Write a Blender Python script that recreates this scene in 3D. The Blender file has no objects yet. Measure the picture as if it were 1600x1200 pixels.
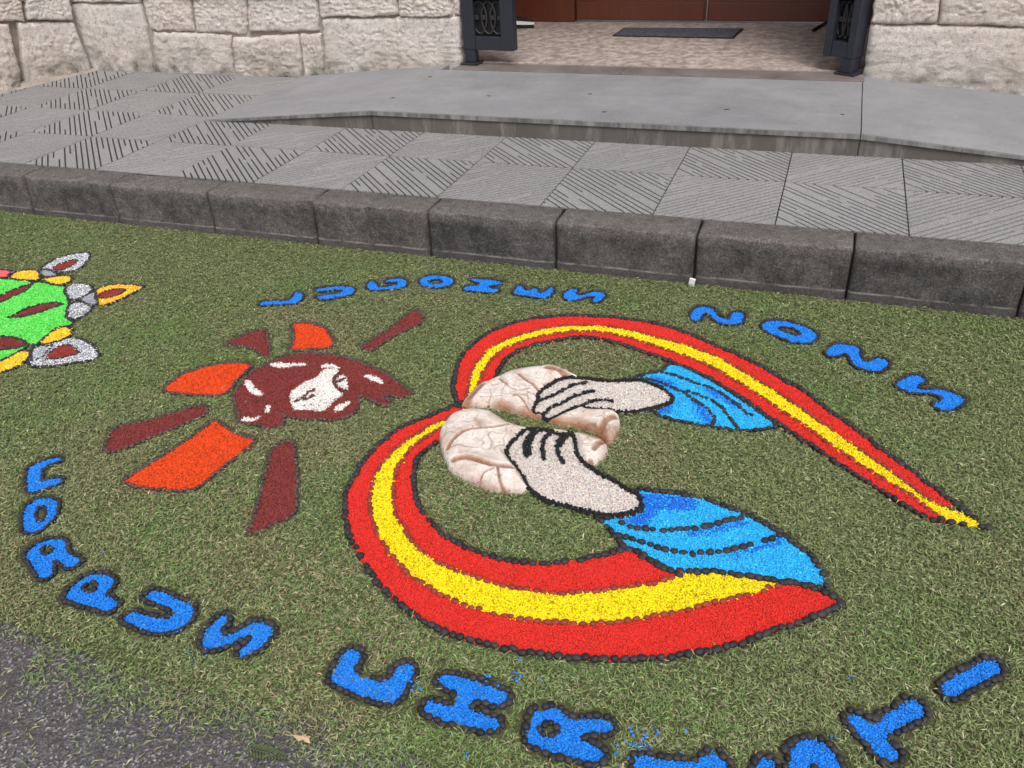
import bpy, math, random
import numpy as np
from mathutils import Matrix, Vector, noise
random.seed(7); rng = np.random.default_rng(7)
S = bpy.context.scene; C = S.collection

# ------------------------------------------------------------------ camera
CAM_H = 1.40
FPX, PITCH, ROLL, YAW = 1303.18, math.radians(32.8466), math.radians(-3.4132), math.radians(-21.5025)
fw = np.array([math.sin(YAW)*math.cos(PITCH), math.cos(YAW)*math.cos(PITCH), -math.sin(PITCH)])
rt0 = np.array([math.cos(YAW), -math.sin(YAW), 0.0]); up0 = np.cross(rt0, fw)
RT = math.cos(ROLL)*rt0 + math.sin(ROLL)*up0; UP = -math.sin(ROLL)*rt0 + math.cos(ROLL)*up0
cam = bpy.data.cameras.new('camera'); camo = bpy.data.objects.new('camera', cam); C.objects.link(camo)
M = Matrix.Identity(4)
for i in range(3): M[i][0], M[i][1], M[i][2] = RT[i], UP[i], -fw[i]
M[2][3] = CAM_H; camo.matrix_world = M
cam.sensor_fit = 'HORIZONTAL'; cam.sensor_width = 36.0; cam.lens = FPX/1600*36
cam.clip_start = 0.05; cam.clip_end = 500; S.camera = camo
S.render.resolution_x, S.render.resolution_y = 1024, 768

# ------------------------------------------------------------------ light: bright overcast
SUN_EL, SUN_AZ = 56, 148          # degrees; azimuth measured from +Y towards +X
w = bpy.data.worlds.new('World'); S.world = w; w.use_nodes = True
nt = w.node_tree; bg = nt.nodes['Background']
sky = nt.nodes.new('ShaderNodeTexSky'); sky.sky_type = 'NISHITA'; sky.sun_disc = False
sky.sun_elevation = math.radians(SUN_EL); sky.sun_rotation = math.radians(SUN_AZ)
sky.air_density = 1.0; sky.dust_density = 4.0; sky.ozone_density = 1.0
hs = nt.nodes.new('ShaderNodeHueSaturation'); hs.inputs['Saturation'].default_value = 0.34
nt.links.new(sky.outputs[0], hs.inputs['Color']); nt.links.new(hs.outputs[0], bg.inputs[0])
bg.inputs[1].default_value = 0.15
sun = bpy.data.lights.new('sun', 'SUN'); sun.energy = 1.3; sun.angle = math.radians(28); sun.color = (1, .97, .93)
suno = bpy.data.objects.new('sun', sun); C.objects.link(suno)
_az, _el = math.radians(SUN_AZ), math.radians(SUN_EL)
sd = Vector((math.sin(_az)*math.cos(_el), math.cos(_az)*math.cos(_el), math.sin(_el)))
suno.rotation_euler = sd.to_track_quat('Z', 'Y').to_euler(); suno.location = (0, 0, 8)
S.view_settings.view_transform = 'Standard'; S.view_settings.look = 'None'
S.view_settings.exposure = 0.35; S.view_settings.gamma = 1; S.view_settings.use_curve_mapping = False

# ------------------------------------------------------------------ survey helpers
def ray(x, y): return fw + RT*((x-800)/FPX) - UP*((y-600)/FPX)
def g(x, y, z=0.0):
    d = ray(x, y); t = (z-CAM_H)/d[2]; return np.array([d[0]*t, d[1]*t, z])
def onplane(x, y, p, n):
    d = ray(x, y); p = np.asarray(p, float)-np.array([0, 0, CAM_H]); n = np.asarray(n, float)
    t = (p@n)/(d@n); q = d*t; q[2] += CAM_H; return q

# ------------------------------------------------------------------ scene helpers
def thing(name, label, cat, loc=(0, 0, 0), group=None):
    o = bpy.data.objects.new(name, None); C.objects.link(o); o.location = loc
    o.empty_display_size = .05
    o['label'] = label; o['category'] = cat
    if group: o['group'] = group
    return o
def tag(o, label, cat, group=None):
    o['label'] = label; o['category'] = cat
    if group: o['group'] = group
    return o
def link(name, me, mat=None, parent=None, kind=None, loc=None):
    o = bpy.data.objects.new(name, me); C.objects.link(o)
    if mat is not None and len(me.materials) == 0: me.materials.append(mat)
    if parent is not None: o.parent = parent
    if kind: o['kind'] = kind
    if loc is not None: o.location = loc
    return o
def npmesh(name, V, F, col=None, smooth=False):
    """V (n,3), F (m,k) all faces with k corners; col (n,3) point colours"""
    V = np.ascontiguousarray(V, dtype=np.float32); F = np.ascontiguousarray(F, dtype=np.int32)
    m, k = F.shape; me = bpy.data.meshes.new(name)
    me.vertices.add(len(V)); me.vertices.foreach_set('co', V.ravel())
    me.loops.add(m*k); me.loops.foreach_set('vertex_index', F.ravel())
    me.polygons.add(m); me.polygons.foreach_set('loop_start', np.arange(0, m*k, k, dtype=np.int32))
    me.polygons.foreach_set('use_smooth', np.full(m, smooth, dtype=bool))
    me.update(calc_edges=True)
    if col is not None:
        a = me.color_attributes.new('Col', 'FLOAT_COLOR', 'POINT')
        c4 = np.ones((len(V), 4), np.float32); c4[:, :3] = col; a.data.foreach_set('color', c4.ravel())
    return me
class MB:
    def __init__(s): s.v = []; s.f = []
    def add(s, V, F):
        b = len(s.v); s.v += [tuple(p) for p in V]; s.f += [tuple(i+b for i in q) for q in F]; return s
    def box(s, x0, x1, y0, y1, z0, z1):
        return s.add([(x0,y0,z0),(x1,y0,z0),(x1,y1,z0),(x0,y1,z0),(x0,y0,z1),(x1,y0,z1),(x1,y1,z1),(x0,y1,z1)],
            [(0,3,2,1),(4,5,6,7),(0,1,5,4),(1,2,6,5),(2,3,7,6),(3,0,4,7)])
    def prism(s, poly, z0, z1):
        n = len(poly)
        return s.add([(x,y,z0) for x,y in poly]+[(x,y,z1) for x,y in poly],
            [tuple(range(n-1,-1,-1)), tuple(range(n,2*n))]+[(i,(i+1)%n,n+(i+1)%n,n+i) for i in range(n)])
    def tube(s, pts, r, k=6, closed=False):
        pts = [Vector(p) for p in pts]; n = len(pts); b = len(s.v)
        for i, p in enumerate(pts):
            if closed: t = pts[(i+1)%n]-pts[i-1]
            else: t = pts[min(i+1,n-1)]-pts[max(i-1,0)]
            t.normalize(); a = Vector((0,0,1)) if abs(t.z) < .9 else Vector((1,0,0))
            u = t.cross(a).normalized(); v = t.cross(u)
            for j in range(k):
                an = 2*math.pi*j/k; s.v.append(tuple(p+u*r*math.cos(an)+v*r*math.sin(an)))
        for i in range(n if closed else n-1):
            for j in range(k):
                i2 = (i+1)%n
                s.f.append((b+i*k+j, b+i*k+(j+1)%k, b+i2*k+(j+1)%k, b+i2*k+j))
        if not closed:
            s.f.append(tuple(b+j for j in range(k-1,-1,-1))); s.f.append(tuple(b+(n-1)*k+j for j in range(k)))
        return s
    def mesh(s, name, smooth=False, bevel=0):
        me = bpy.data.meshes.new(name); me.from_pydata(s.v, [], s.f); me.validate(); me.update()
        if bevel:
            import bmesh
            bm = bmesh.new(); bm.from_mesh(me)
            bmesh.ops.bevel(bm, geom=bm.edges[:], offset=bevel, segments=2, affect='EDGES', profile=.6)
            bm.to_mesh(me); bm.free()
        if smooth:
            me.polygons.foreach_set('use_smooth', np.ones(len(me.polygons), dtype=bool))
        return me

# ------------------------------------------------------------------ materials
def mat(name, base=(.5,.5,.5), rough=.85, spec=.3):
    m = bpy.data.materials.new(name); m.use_nodes = True
    b = m.node_tree.nodes['Principled BSDF']
    b.inputs['Base Color'].default_value = (*base, 1); b.inputs['Roughness'].default_value = rough
    b.inputs['Specular IOR Level'].default_value = spec
    return m
class N:
    def __init__(s, m): s.m = m; s.t = m.node_tree; s.b = s.t.nodes['Principled BSDF']; s._c = None
    def new(s, t): return s.t.nodes.new(t)
    def lk(s, a, b): s.t.links.new(a, b)
    @property
    def co(s):
        if s._c is None: s._c = s.new('ShaderNodeNewGeometry').outputs['Position']
        return s._c
    def noise(s, scale, detail=4, rough=.6, co=None, stretch=None):
        n = s.new('ShaderNodeTexNoise'); n.inputs['Scale'].default_value = scale
        n.inputs['Detail'].default_value = detail; n.inputs['Roughness'].default_value = rough
        c = co or s.co
        if stretch:
            mp = s.new('ShaderNodeMapping'); mp.inputs['Scale'].default_value = stretch; s.lk(c, mp.inputs[0]); c = mp.outputs[0]
        s.lk(c, n.inputs['Vector']); return n.outputs['Fac']
    def voro(s, scale, feature='F1', out='Distance', rnd=1):
        n = s.new('ShaderNodeTexVoronoi'); n.feature = feature; n.inputs['Scale'].default_value = scale
        n.inputs['Randomness'].default_value = rnd; s.lk(s.co, n.inputs['Vector']); return n.outputs[out]
    def ramp(s, fac, stops):
        r = s.new('ShaderNodeValToRGB'); e = r.color_ramp.elements
        while len(e) < len(stops): e.new(.5)
        for el, (p, c) in zip(e, stops):
            el.position = p; el.color = (*c, 1) if hasattr(c, '__len__') else (c, c, c, 1)
        s.lk(fac, r.inputs[0]); return r.outputs[0]
    def mix(s, fac, a, b, mode='MIX'):
        n = s.new('ShaderNodeMix'); n.data_type = 'RGBA'; n.blend_type = mode
        for sock, v in ((n.inputs[0], fac), (n.inputs[6], a), (n.inputs[7], b)):
            if hasattr(v, 'is_linked'): s.lk(v, sock)
            elif hasattr(v, '__len__'): sock.default_value = (*v, 1)
            else: sock.default_value = v
        return n.outputs[2]
    def math(s, op, a, b=0.0, clamp=False):
        n = s.new('ShaderNodeMath'); n.operation = op; n.use_clamp = clamp
        for sock, v in ((n.inputs[0], a), (n.inputs[1], b)):
            if hasattr(v, 'is_linked'): s.lk(v, sock)
            else: sock.default_value = v
        return n.outputs[0]
    def sep(s):
        n = s.new('ShaderNodeSeparateXYZ'); s.lk(s.co, n.inputs[0]); return n.outputs
    def color(s, c): s.lk(c, s.b.inputs['Base Color'])
    def rough(s, c): s.lk(c, s.b.inputs['Roughness'])
    def bump(s, h, strength=.5, dist=.01):
        n = s.new('ShaderNodeBump'); n.inputs['Strength'].default_value = strength; n.inputs['Distance'].default_value = dist
        s.lk(h, n.inputs['Height'])
        if s.b.inputs['Normal'].is_linked: s.lk(s.b.inputs['Normal'].links[0].from_socket, n.inputs['Normal'])
        s.lk(n.outputs[0], s.b.inputs['Normal'])
    def objrand(s): return s.new('ShaderNodeObjectInfo').outputs['Random']

def m_attr(name, rough=.8, spec=.25, trans=False):
    m = mat(name, rough=rough, spec=spec); n = N(m)
    a = n.new('ShaderNodeVertexColor'); a.layer_name = 'Col'; n.color(a.outputs[0]); return m
M_grain = m_attr('dyed_grains', .75, .3)
M_blade = m_attr('grass_blade', .55, .3)

M_asph = mat('asphalt', rough=.9); n = N(M_asph)
vc = n.voro(230, out='Color'); sepc = n.new('ShaderNodeSeparateColor'); n.lk(vc, sepc.inputs[0])
st = n.ramp(sepc.outputs[0], [(0,(.05,.046,.047)),(.5,(.095,.086,.088)),(.88,(.15,.14,.14)),(.97,(.36,.35,.34))])
lo = n.noise(2.2, 5); n.color(n.mix(n.ramp(lo, [(.35,0),(.7,.55)]), st, (.055,.05,.052)))
vd = n.voro(230); n.bump(vd, .9, .003); n.bump(n.noise(60, 5), .5, .004)

M_soil = mat('thatch', rough=.95); n = N(M_soil)
n.color(n.mix(n.noise(70, 4), (.04,.048,.018), (.12,.115,.055))); n.bump(n.noise(180, 3), .8, .008)

def stone_mat(name, a, b, c, dirt=True):
    m = mat(name, rough=.93, spec=.2); n = N(m)
    base = n.mix(n.ramp(n.noise(3.2, 5), [(.3,0),(.7,1)]), a, b)
    base = n.mix(n.ramp(n.noise(1.7, 6, .65), [(.52,0),(.72,.75)]), base, c)
    base = n.mix(n.objrand(), base, n.mix(.3, base, (.74,.60,.49)))
    grain = n.mix(1, n.ramp(n.noise(36, 9, .85), [(.36,.4),(.48,1),(.75,1.12)]), n.ramp(n.noise(130, 5, .8), [(.33,.62),(.5,1),(.75,1.1)]), 'MULTIPLY')
    base = n.mix(1, base, grain, 'MULTIPLY')
    z = n.sep()[2]
    if dirt:   # grey algae splashed up from the paving
        hgt = n.math('SUBTRACT', .43, z); hgt = n.math('MULTIPLY', hgt, 5.5)
        d = n.math('MULTIPLY', hgt, n.ramp(n.noise(9, 7, .72), [(.42,0),(.66,1)]), clamp=True)
        base = n.mix(d, base, (.17,.155,.125))
    n.color(base)
    n.bump(n.noise(14, 9, .72), .7, .02); n.bump(n.noise(70, 8, .82, stretch=(1,1,1.4)), 1, .012); return m
M_stone = stone_mat('limestone', (.77,.725,.685), (.72,.64,.59), (.68,.545,.43))
M_mortar = mat('mortar', rough=.95); n = N(M_mortar)
n.color(n.mix(n.noise(11, 6), (.15,.12,.10), (.50,.44,.39))); n.bump(n.noise(60, 5), .9, .012)

M_kerb = mat('kerb_stone', rough=.88, spec=.25); n = N(M_kerb)
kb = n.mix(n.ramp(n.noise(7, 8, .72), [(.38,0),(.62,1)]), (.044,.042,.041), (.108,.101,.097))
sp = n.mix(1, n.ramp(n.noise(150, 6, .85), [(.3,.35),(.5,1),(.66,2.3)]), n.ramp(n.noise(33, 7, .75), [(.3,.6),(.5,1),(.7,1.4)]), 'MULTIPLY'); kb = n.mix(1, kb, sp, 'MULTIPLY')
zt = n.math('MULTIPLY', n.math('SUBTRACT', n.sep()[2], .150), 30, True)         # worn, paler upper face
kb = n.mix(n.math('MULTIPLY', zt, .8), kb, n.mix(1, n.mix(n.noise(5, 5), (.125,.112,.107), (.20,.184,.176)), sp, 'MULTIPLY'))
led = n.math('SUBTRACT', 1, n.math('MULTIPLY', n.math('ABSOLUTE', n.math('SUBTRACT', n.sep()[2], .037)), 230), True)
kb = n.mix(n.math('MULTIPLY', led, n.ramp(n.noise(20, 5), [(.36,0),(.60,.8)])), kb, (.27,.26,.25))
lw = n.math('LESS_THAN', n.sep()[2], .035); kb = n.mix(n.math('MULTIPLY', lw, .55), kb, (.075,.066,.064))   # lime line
rs = n.ramp(n.voro(9), [(.03,1),(.10,0)]); kb = n.mix(n.math('MULTIPLY', rs, .35), kb, (.20,.13,.09))
fk = n.ramp(n.noise(230, 3, .7), [(.60,0),(.66,.55)]); kb = n.mix(fk, kb, (.27,.25,.24))
pt = n.ramp(n.noise(48, 8, .85), [(.34,.8),(.42,0)]); kb = n.mix(pt, kb, (.018,.017,.017))
n.color(n.mix(n.math('MULTIPLY', n.objrand(), .5), kb, n.mix(1, kb, (1.25,1.15,1.1), 'MULTIPLY')))
n.bump(n.noise(90, 7, .8), 1, .012); n.bump(n.noise(18, 7, .7), .9, .016)

M_tile = mat('paving_tile', rough=.85, spec=.3); n = N(M_tile)
tb = n.mix(n.noise(3, 5), (.205,.20,.199), (.28,.273,.271))
tb = n.mix(1, tb, n.ramp(n.noise(260, 3, .8), [(.3,.42),(.5,1),(.68,1.75)]), 'MULTIPLY')
tb = n.mix(n.math('MULTIPLY', n.objrand(), .45), tb, n.mix(1, tb, (.82,.81,.82), 'MULTIPLY'))
stn = n.ramp(n.noise(1.3, 6, .6), [(.5,0),(.75,.45)]); tb = n.mix(stn, tb, (.20,.19,.185))
n.color(tb); n.bump(n.noise(240, 3, .8), .6, .002)
M_groove = mat('groove_dirt', (.034,.032,.031), .95)

M_slab = mat('ramp_slab', rough=.62, spec=.4); n = N(M_slab)
sb = n.mix(n.noise(2.2, 6, .6, stretch=(1,2.4,1)), (.185,.184,.192), (.275,.272,.282))
sb = n.mix(1, sb, n.ramp(n.noise(300, 3, .8), [(.3,.62),(.7,1.36)]), 'MULTIPLY')
sb = n.mix(n.ramp(n.noise(26, 5, .7, stretch=(.6,1.8,1)), [(.62,0),(.72,.45)]), sb, (.46,.455,.46))
sb = n.mix(n.ramp(n.noise(3.1, 9, .75), [(.50,0),(.64,.4)]), sb, (.165,.162,.166))
sb = n.mix(n.ramp(n.noise(1.4, 7, .7), [(.50,0),(.66,.3)]), sb, (.38,.375,.385))
sb = n.mix(n.ramp(n.noise(70, 6, .8), [(.58,0),(.66,.7)]), sb, (.12,.117,.118))
n.color(sb); n.bump(n.noise(190, 4), .25, .003); n.rough(n.ramp(n.noise(5, 5), [(.3,.5),(.7,.8)]))
M_riser = mat('ramp_riser', rough=.85); n = N(M_riser)
rb = n.mix(n.noise(5, 7, .7, stretch=(1.6,1,.6)), (.060,.054,.049), (.140,.126,.113))
rb = n.mix(n.ramp(n.noise(3.2, 6, .7, stretch=(3,1,.5)), [(.50,0),(.66,.7)]), rb, (.25,.228,.205))
n.color(rb); n.bump(n.noise(90, 5), .4, .004)
M_edge = mat('slab_edge', rough=.8); n = N(M_edge)
n.color(n.mix(n.ramp(n.noise(7, 6, .7, stretch=(3,1,.3)), [(.40,0),(.62,1)]), (.10,.097,.093), (.23,.225,.215))); n.bump(n.noise(90,5), .3, .003)

M_thresh = mat('threshold_stone', rough=.7); n = N(M_thresh)
n.color(n.mix(n.ramp(n.noise(5, 6, .65), [(.3,0),(.75,1)]), (.11,.088,.083), (.215,.182,.17))); n.bump(n.noise(80, 5), .4, .004)
M_marble = mat('vestibule_marble', rough=.42, spec=.45); n = N(M_marble)
mb = n.mix(n.ramp(n.noise(20, 6, .7, stretch=(1,.9,1)), [(.40,0),(.62,1)]), (.29,.225,.195), (.56,.485,.44))
n.color(n.mix(n.ramp(n.noise(38, 4, .6), [(.56,0),(.66,.7)]), mb, (.24,.185,.16)))
M_wood = mat('door_wood', rough=.42, spec=.5); n = N(M_wood)
n.color(n.mix(n.noise(9, 6, .65, stretch=(6,1,.5)), (.075,.018,.008), (.14,.034,.014))); n.bump(n.noise(30, 5, .6, stretch=(6,1,.4)), .15, .003)
M_plaster = mat('vestibule_plaster', rough=.9); n = N(M_plaster)
n.color(n.mix(n.noise(4, 5), (.16,.13,.10), (.24,.20,.16)))
M_iron = mat('gate_paint', rough=.45, spec=.5); n = N(M_iron)
n.color(n.mix(n.noise(22, 5), (.011,.013,.019), (.024,.027,.036))); n.bump(n.noise(80, 4), .2, .003)
M_ironG = mat('gate_scroll_iron', (.028,.026,.025), .55)
M_mat = mat('rubber_mat', rough=.8); n = N(M_mat)
n.color(n.mix(n.voro(45, out='Distance'), (.035,.038,.05), (.115,.115,.135))); n.bump(n.voro(45), .8, .006)
M_black = mat('black_plastic', (.012,.012,.013), .5)
M_white = mat('white_plastic', (.72,.72,.68), .5)

def pebmat(name, a, b):
    m = mat(name, rough=.62, spec=.35); n = N(m)
    n.color(n.mix(n.objrand(), a, b)); n.bump(n.noise(150, 3), .25, .003); return m
M_peb = pebmat('black_pebble', (.012,.0115,.013), (.034,.029,.032))
M_pebr = pebmat('red_pebble', (.17,.024,.016), (.27,.038,.022))
M_pebm = pebmat('maroon_pebble', (.055,.03,.028), (.105,.052,.05))

# ------------------------------------------------------------------ the setting
KZ = .200; KF, KB = 2.826, 2.979          # kerb top, front and back
L0_, R0_ = -9.0, 6.5
gm = MB(); gm.add([(-60,-60,0),(60,-60,0),(60,60,0),(-60,60,0)], [(0,1,2,3)])
o = link('road', gm.mesh('road'), M_asph, kind='structure')
# thatch sheet of the grass carpet, with an uneven edge towards the road
xs = np.arange(-8.5, 6.0, .04); edge = [ .785+.03*noise.noise((x*2.1, 3, 0))+.03*noise.noise((x*9, 7, 0)) for x in xs]
V = [(x, e, .006) for x, e in zip(xs, edge)]+[(x, KF-.004, .006) for x in xs]
k = len(xs); F = [(i, i+1, k+i+1, k+i) for i in range(k-1)]
gs = MB().add(V, F); o = link('turf_bed', gs.mesh('turf_bed'), M_soil, kind='structure')

# kerb
kb = MB().box(L0_, R0_, KF+.03, KB-.004, -.05, KZ-.03)
kerb = link('kerb', kb.mesh('kerb'), M_groove, kind='structure')
def kerb_profile(jit):
    r = .016; P = [(KF-.007, -.02), (KF-.007, .034), (KF-.001, .039)]
    for a in range(0, 91, 15):
        t = math.radians(a); P.append((KF+r-r*math.cos(t), KZ-r*.8+r*.8*math.sin(t)))
    P += [(KB-.012, KZ+.001), (KB-.003, KZ-.006), (KB-.003, -.02)]
    return P
kx = [-.999*.9032+i*.5303 for i in range(-15, 14)]
kx = [x-.002 for x in kx]
for i, x0 in enumerate(kx[:-1]):
    x1 = kx[i+1]; gap = random.uniform(.002, .006); P = kerb_profile(0); n_ = len(P)
    us = [x0+gap, x0+gap+.006, x0+gap+.02]+[x0+(x1-x0)*t for t in np.linspace(.1, .9, 17)]+[x1-gap-.02, x1-gap-.006, x1-gap]
    V = []; dz = random.uniform(-.003, .003); dy = random.uniform(-.004, .004)
    for j, u in enumerate(us):
        e = {0:.012, 1:.004, len(us)-1:.010, len(us)-2:.003}.get(j, 0)
        for q, (y, z) in enumerate(P):
            nz = noise.noise((u*7, y*9, z*9+i*3.1))*.005 + noise.noise((u*26, y*30, z*30+i))*.005
            chip = max(0, noise.noise((u*13, i*2.3, z*14))-.22)*.045 if 2 < q < n_-3 else 0
            yy = y+dy+(nz if q < 8 else 0)+(e+chip if q < n_-2 else 0)
            zz = z+dz+(nz*.6 if q >= 6 and q < n_-1 else 0)-(e*.5+chip*.6 if 5 < q < n_-1 else 0)
            V.append((u, yy, zz))
    F = [(j*n_+q, (j+1)*n_+q, (j+1)*n_+q+1, j*n_+q+1) for j in range(len(us)-1) for q in range(n_-1)]
    F += [tuple(range(n_)), tuple((len(us)-1)*n_+q for q in range(n_-1, -1, -1))]
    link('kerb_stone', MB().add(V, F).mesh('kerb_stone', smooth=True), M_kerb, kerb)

# pavement: bed + grooved tiles with diagonal dashes
PAVB = 4.90
pv = MB().box(L0_, R0_, KB, PAVB+.5, -.02, KZ-.0068); pav = link('pavement', pv.mesh('pavement'), M_groove, kind='structure')
def clip(poly, a, b, c):     # keep a*x+b*y<=c
    out = []
    for i in range(len(poly)):
        p, q = poly[i], poly[(i+1)%len(poly)]; fp, fq = a*p[0]+b*p[1]-c, a*q[0]+b*q[1]-c
        if fp <= 0: out.append(p)
        if fp*fq < 0:
            t = fp/(fp-fq); out.append((p[0]+(q[0]-p[0])*t, p[1]+(q[1]-p[1])*t))
    return out
TX, TY = .4472, .4590
def tile_mesh(seed, sign):
    r = random.Random(seed); h = .5; mb = MB(); gx, gy = TX/2-.0026, TY/2-.0026
    def put(poly):
        for a, b, c in ((1,0,gx),(-1,0,gx),(0,1,gy),(0,-1,gy)):
            poly = clip(poly, a, b, c)
            if len(poly) < 3: return
        n = len(poly); b = len(mb.v)
        mb.v += [(x,y,0) for x,y in poly]+[(x,y,-.0065) for x,y in poly]
        mb.f += [tuple(b+i for i in range(n))]+[(b+i, b+n+i, b+n+(i+1)%n, b+(i+1)%n) for i in range(n)]
    pitch, gw = .0262, .0074
    def strip(s0, s1, t0, t1):    # s across, t along the diagonal
        q = [(s0,t0),(s1,t0),(s1,t1),(s0,t1)]; k = math.sqrt(.5)
        P = [((t*k-s*k), (t*k+s*k)*1.0) for s, t in q]
        if sign < 0: P = [(-x, y) for x, y in P][::-1]
        put(P)
    nl = int(.36/pitch)
    for i in range(-nl, nl+1):
        s = i*pitch
        strip(s+gw/2, s+pitch-gw/2, -.4, .4)
        # the groove itself: a run of dashes, filled between them
        half = max(.02, .335-abs(s)); t = -.4
        mode = r.random()
        if mode < .58: seg = [(-half+.012, half-.012)]
        elif mode < .86:
            m = r.uniform(-.3, .3)*half; seg = [(-half+.012, m-.012)] if r.random() < .5 else [(m+.012, half-.012)]
        else:
            m = r.uniform(-.3, .3)*half; seg = [(-half+.012, m-.02), (m+.02, half-.012)]
        for a, b in seg:
            if b-a < .02: continue
            strip(s-gw/2, s+gw/2, t, a); t = b
        strip(s-gw/2, s+gw/2, t, .4)
    return mb.mesh('paving_tile')
tiles = {sg: [tile_mesh(100+i+(50 if sg > 0 else 0), sg) for i in range(4)] for sg in (-1, 1)}
tx0 = .3305
for c in range(-18, 13):
    for r_ in range(5):
        x = tx0+TX*(c-.5); y = KB+.003+TY*(r_+.5)
        if y+TY/2 > PAVB+.45: continue
        # column left of tx0 (c=0): -45 in the kerb row, alternating
        sg = -1 if (c+r_) % 2 == 0 else 1
        o = link('paving_tile', random.choice(tiles[sg]), M_tile, pav, loc=(x, y, KZ-.001+random.uniform(-.0015, .0008)))

# entrance platform and ramps
PZ = .2984; PF = 3.825; X0, X1, X2, X3 = -3.231, -2.193, .1515, 1.19; PBK = 4.721
rp = MB(); rp.prism([(X1-.005, PF+.02), (X2+.005, PF+.02), (X2+.005, PBK), (X1-.005, PBK)], .05, PZ-.03)
ramp = link('entrance_ramp', rp.mesh('entrance_ramp'), M_mortar, kind='structure')
def wedge(xa, za, xb, zb, y0, y1, low, name, m, bev=0):
    mb = MB().add([(xa,y0,low[0]),(xb,y0,low[1]),(xb,y1,low[1]),(xa,y1,low[0]),(xa,y0,za),(xb,y0,zb),(xb,y1,zb),(xa,y1,za)],
        [(0,3,2,1),(4,5,6,7),(0,1,5,4),(1,2,6,5),(2,3,7,6),(3,0,4,7)])
    return link(name, mb.mesh(name, bevel=bev), m, ramp)
T = .024
WALLY = 4.85
wedge(X1+.0004, PZ, X2-.0025, PZ, PF-.006, PBK-.002, (PZ-T, PZ-T), 'platform_slab', M_slab)
wedge(X0, KZ+.006, X1-.0004, PZ, PF-.006, WALLY+.03, (KZ-.012, PZ-T), 'ramp_slab', M_slab)
wedge(X2+.002, PZ, X3, KZ+.006, PF-.006, WALLY+.03, (PZ-T, KZ-.012), 'ramp_slab', M_slab)
wedge(X1+.003, PZ-T-.002, X2-.003, PZ-T-.002, PF, PF+.018, (.10, .10), 'riser', M_riser)
wedge(X0+.06, KZ-.008, X1-.003, PZ-T-.002, PF+.003, PF+.02, (.10, .10), 'riser', M_riser)
wedge(X2+.003, PZ-T-.002, X3-.06, KZ-.008, PF+.003, PF+.02, (.10, .10), 'riser', M_riser)
for xa, za, xb, zb in ((X1+.002, PZ, X2-.002, PZ), (X0+.02, KZ+.006, X1-.002, PZ), (X2+.002, PZ, X3-.02, KZ+.006)):
    d0, d1 = (T if za == PZ else .012), (T if zb == PZ else .012)
    wedge(xa, za-.004, xb, zb-.004, PF-.009, PF-.0065, (za-d0, zb-d1), 'slab_edge', M_edge)
# small chips worn into the slabs
for px, py in ((672,120),(614,153),(764,150),(922,147),(944,175),(1316,179),(1448,188),(1568,191),(1136,171)):
    q = g(px, py, PZ+.0005)
    if q[0] > X2: q = onplane(px, py, (X2,0,PZ), (PZ-KZ, 0, X3-X2))
    a = random.uniform(.009, .016); b = .005; an = random.uniform(-.3, .5)
    pts = [(math.cos(t)*a*random.uniform(.7,1.1), math.sin(t)*b*random.uniform(.7,1.1)) for t in np.linspace(0, 2*math.pi, 8)[:-1]]
    pts = [(x*math.cos(an)-y*math.sin(an), x*math.sin(an)+y*math.cos(an)) for x, y in pts]
    link('chip', MB().prism(pts, 0, .0016).mesh('chip'), M_groove, ramp, loc=tuple(q))

# threshold, vestibule floor, walls, ceiling
DX0, DX1 = -2.107, .1495
th = MB().box(DX0-.01, -1.11, PBK, 4.884, .1, .3045); th2 = MB().box(-1.107, DX1+.01, PBK, 4.884, .1, .305)
church = thing('church', 'pale rough limestone church wall with wide doorway behind the pavement', 'church', (-1.0, WALLY, KZ))
def cp(name, mb, m, parent=None, **k):
    me = mb.mesh(name, **k) if isinstance(mb, MB) else mb
    if parent is None:
        for v in me.vertices: v.co -= church.location
        return link(name, me, m, church)
    for v in me.vertices: v.co -= church.location
    return link(name, me, m, parent)
cp('threshold', th, M_thresh, bevel=.003); cp('threshold', th2, M_thresh, bevel=.003)
VX0, VX1, VY1, VZ = -2.52, .53, 6.197, .3131
vf = cp('vestibule_floor', MB().box(VX0, VX1, 4.884, VY1+.1, .1, VZ-.006), M_mortar)
nx = 6; ny = 3
for i in range(nx):
    for j in range(ny):
        a, b = VX0+(VX1-VX0)*i/nx, VX0+(VX1-VX0)*(i+1)/nx; c, d = 4.886+(VY1-4.886)*j/ny, 4.886+(VY1-4.886)*(j+1)/ny
        cp('floor_tile', MB().box(a+.0006, b-.0006, c+.0006, d-.0006, VZ-.005, VZ+random.uniform(-.0004,.0004)), M_marble, vf)
cp('vestibule_wall', MB().box(VX0-.15, VX0, 5.20, VY1+.2, .1, 2.75), M_plaster)
cp('vestibule_wall', MB().box(VX1, VX1+.15, 5.20, VY1+.2, .1, 2.75), M_plaster)
cp('vestibule_ceiling', MB().box(VX0-.15, VX1+.15, 5.20, VY1+.2, 2.752, 2.9), M_plaster)
cp('door_surround', MB().box(VX0, -1.785, VY1-.03, VY1+.1, VZ+.004, 2.75), M_wood)
cp('door_surround', MB().box(.06, VX1, VY1-.03, VY1+.1, VZ+.004, 2.75), M_wood)
cp('door_surround', MB().box(-1.783, .058, VY1-.03, VY1+.1, 2.4, 2.75), M_wood)
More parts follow.
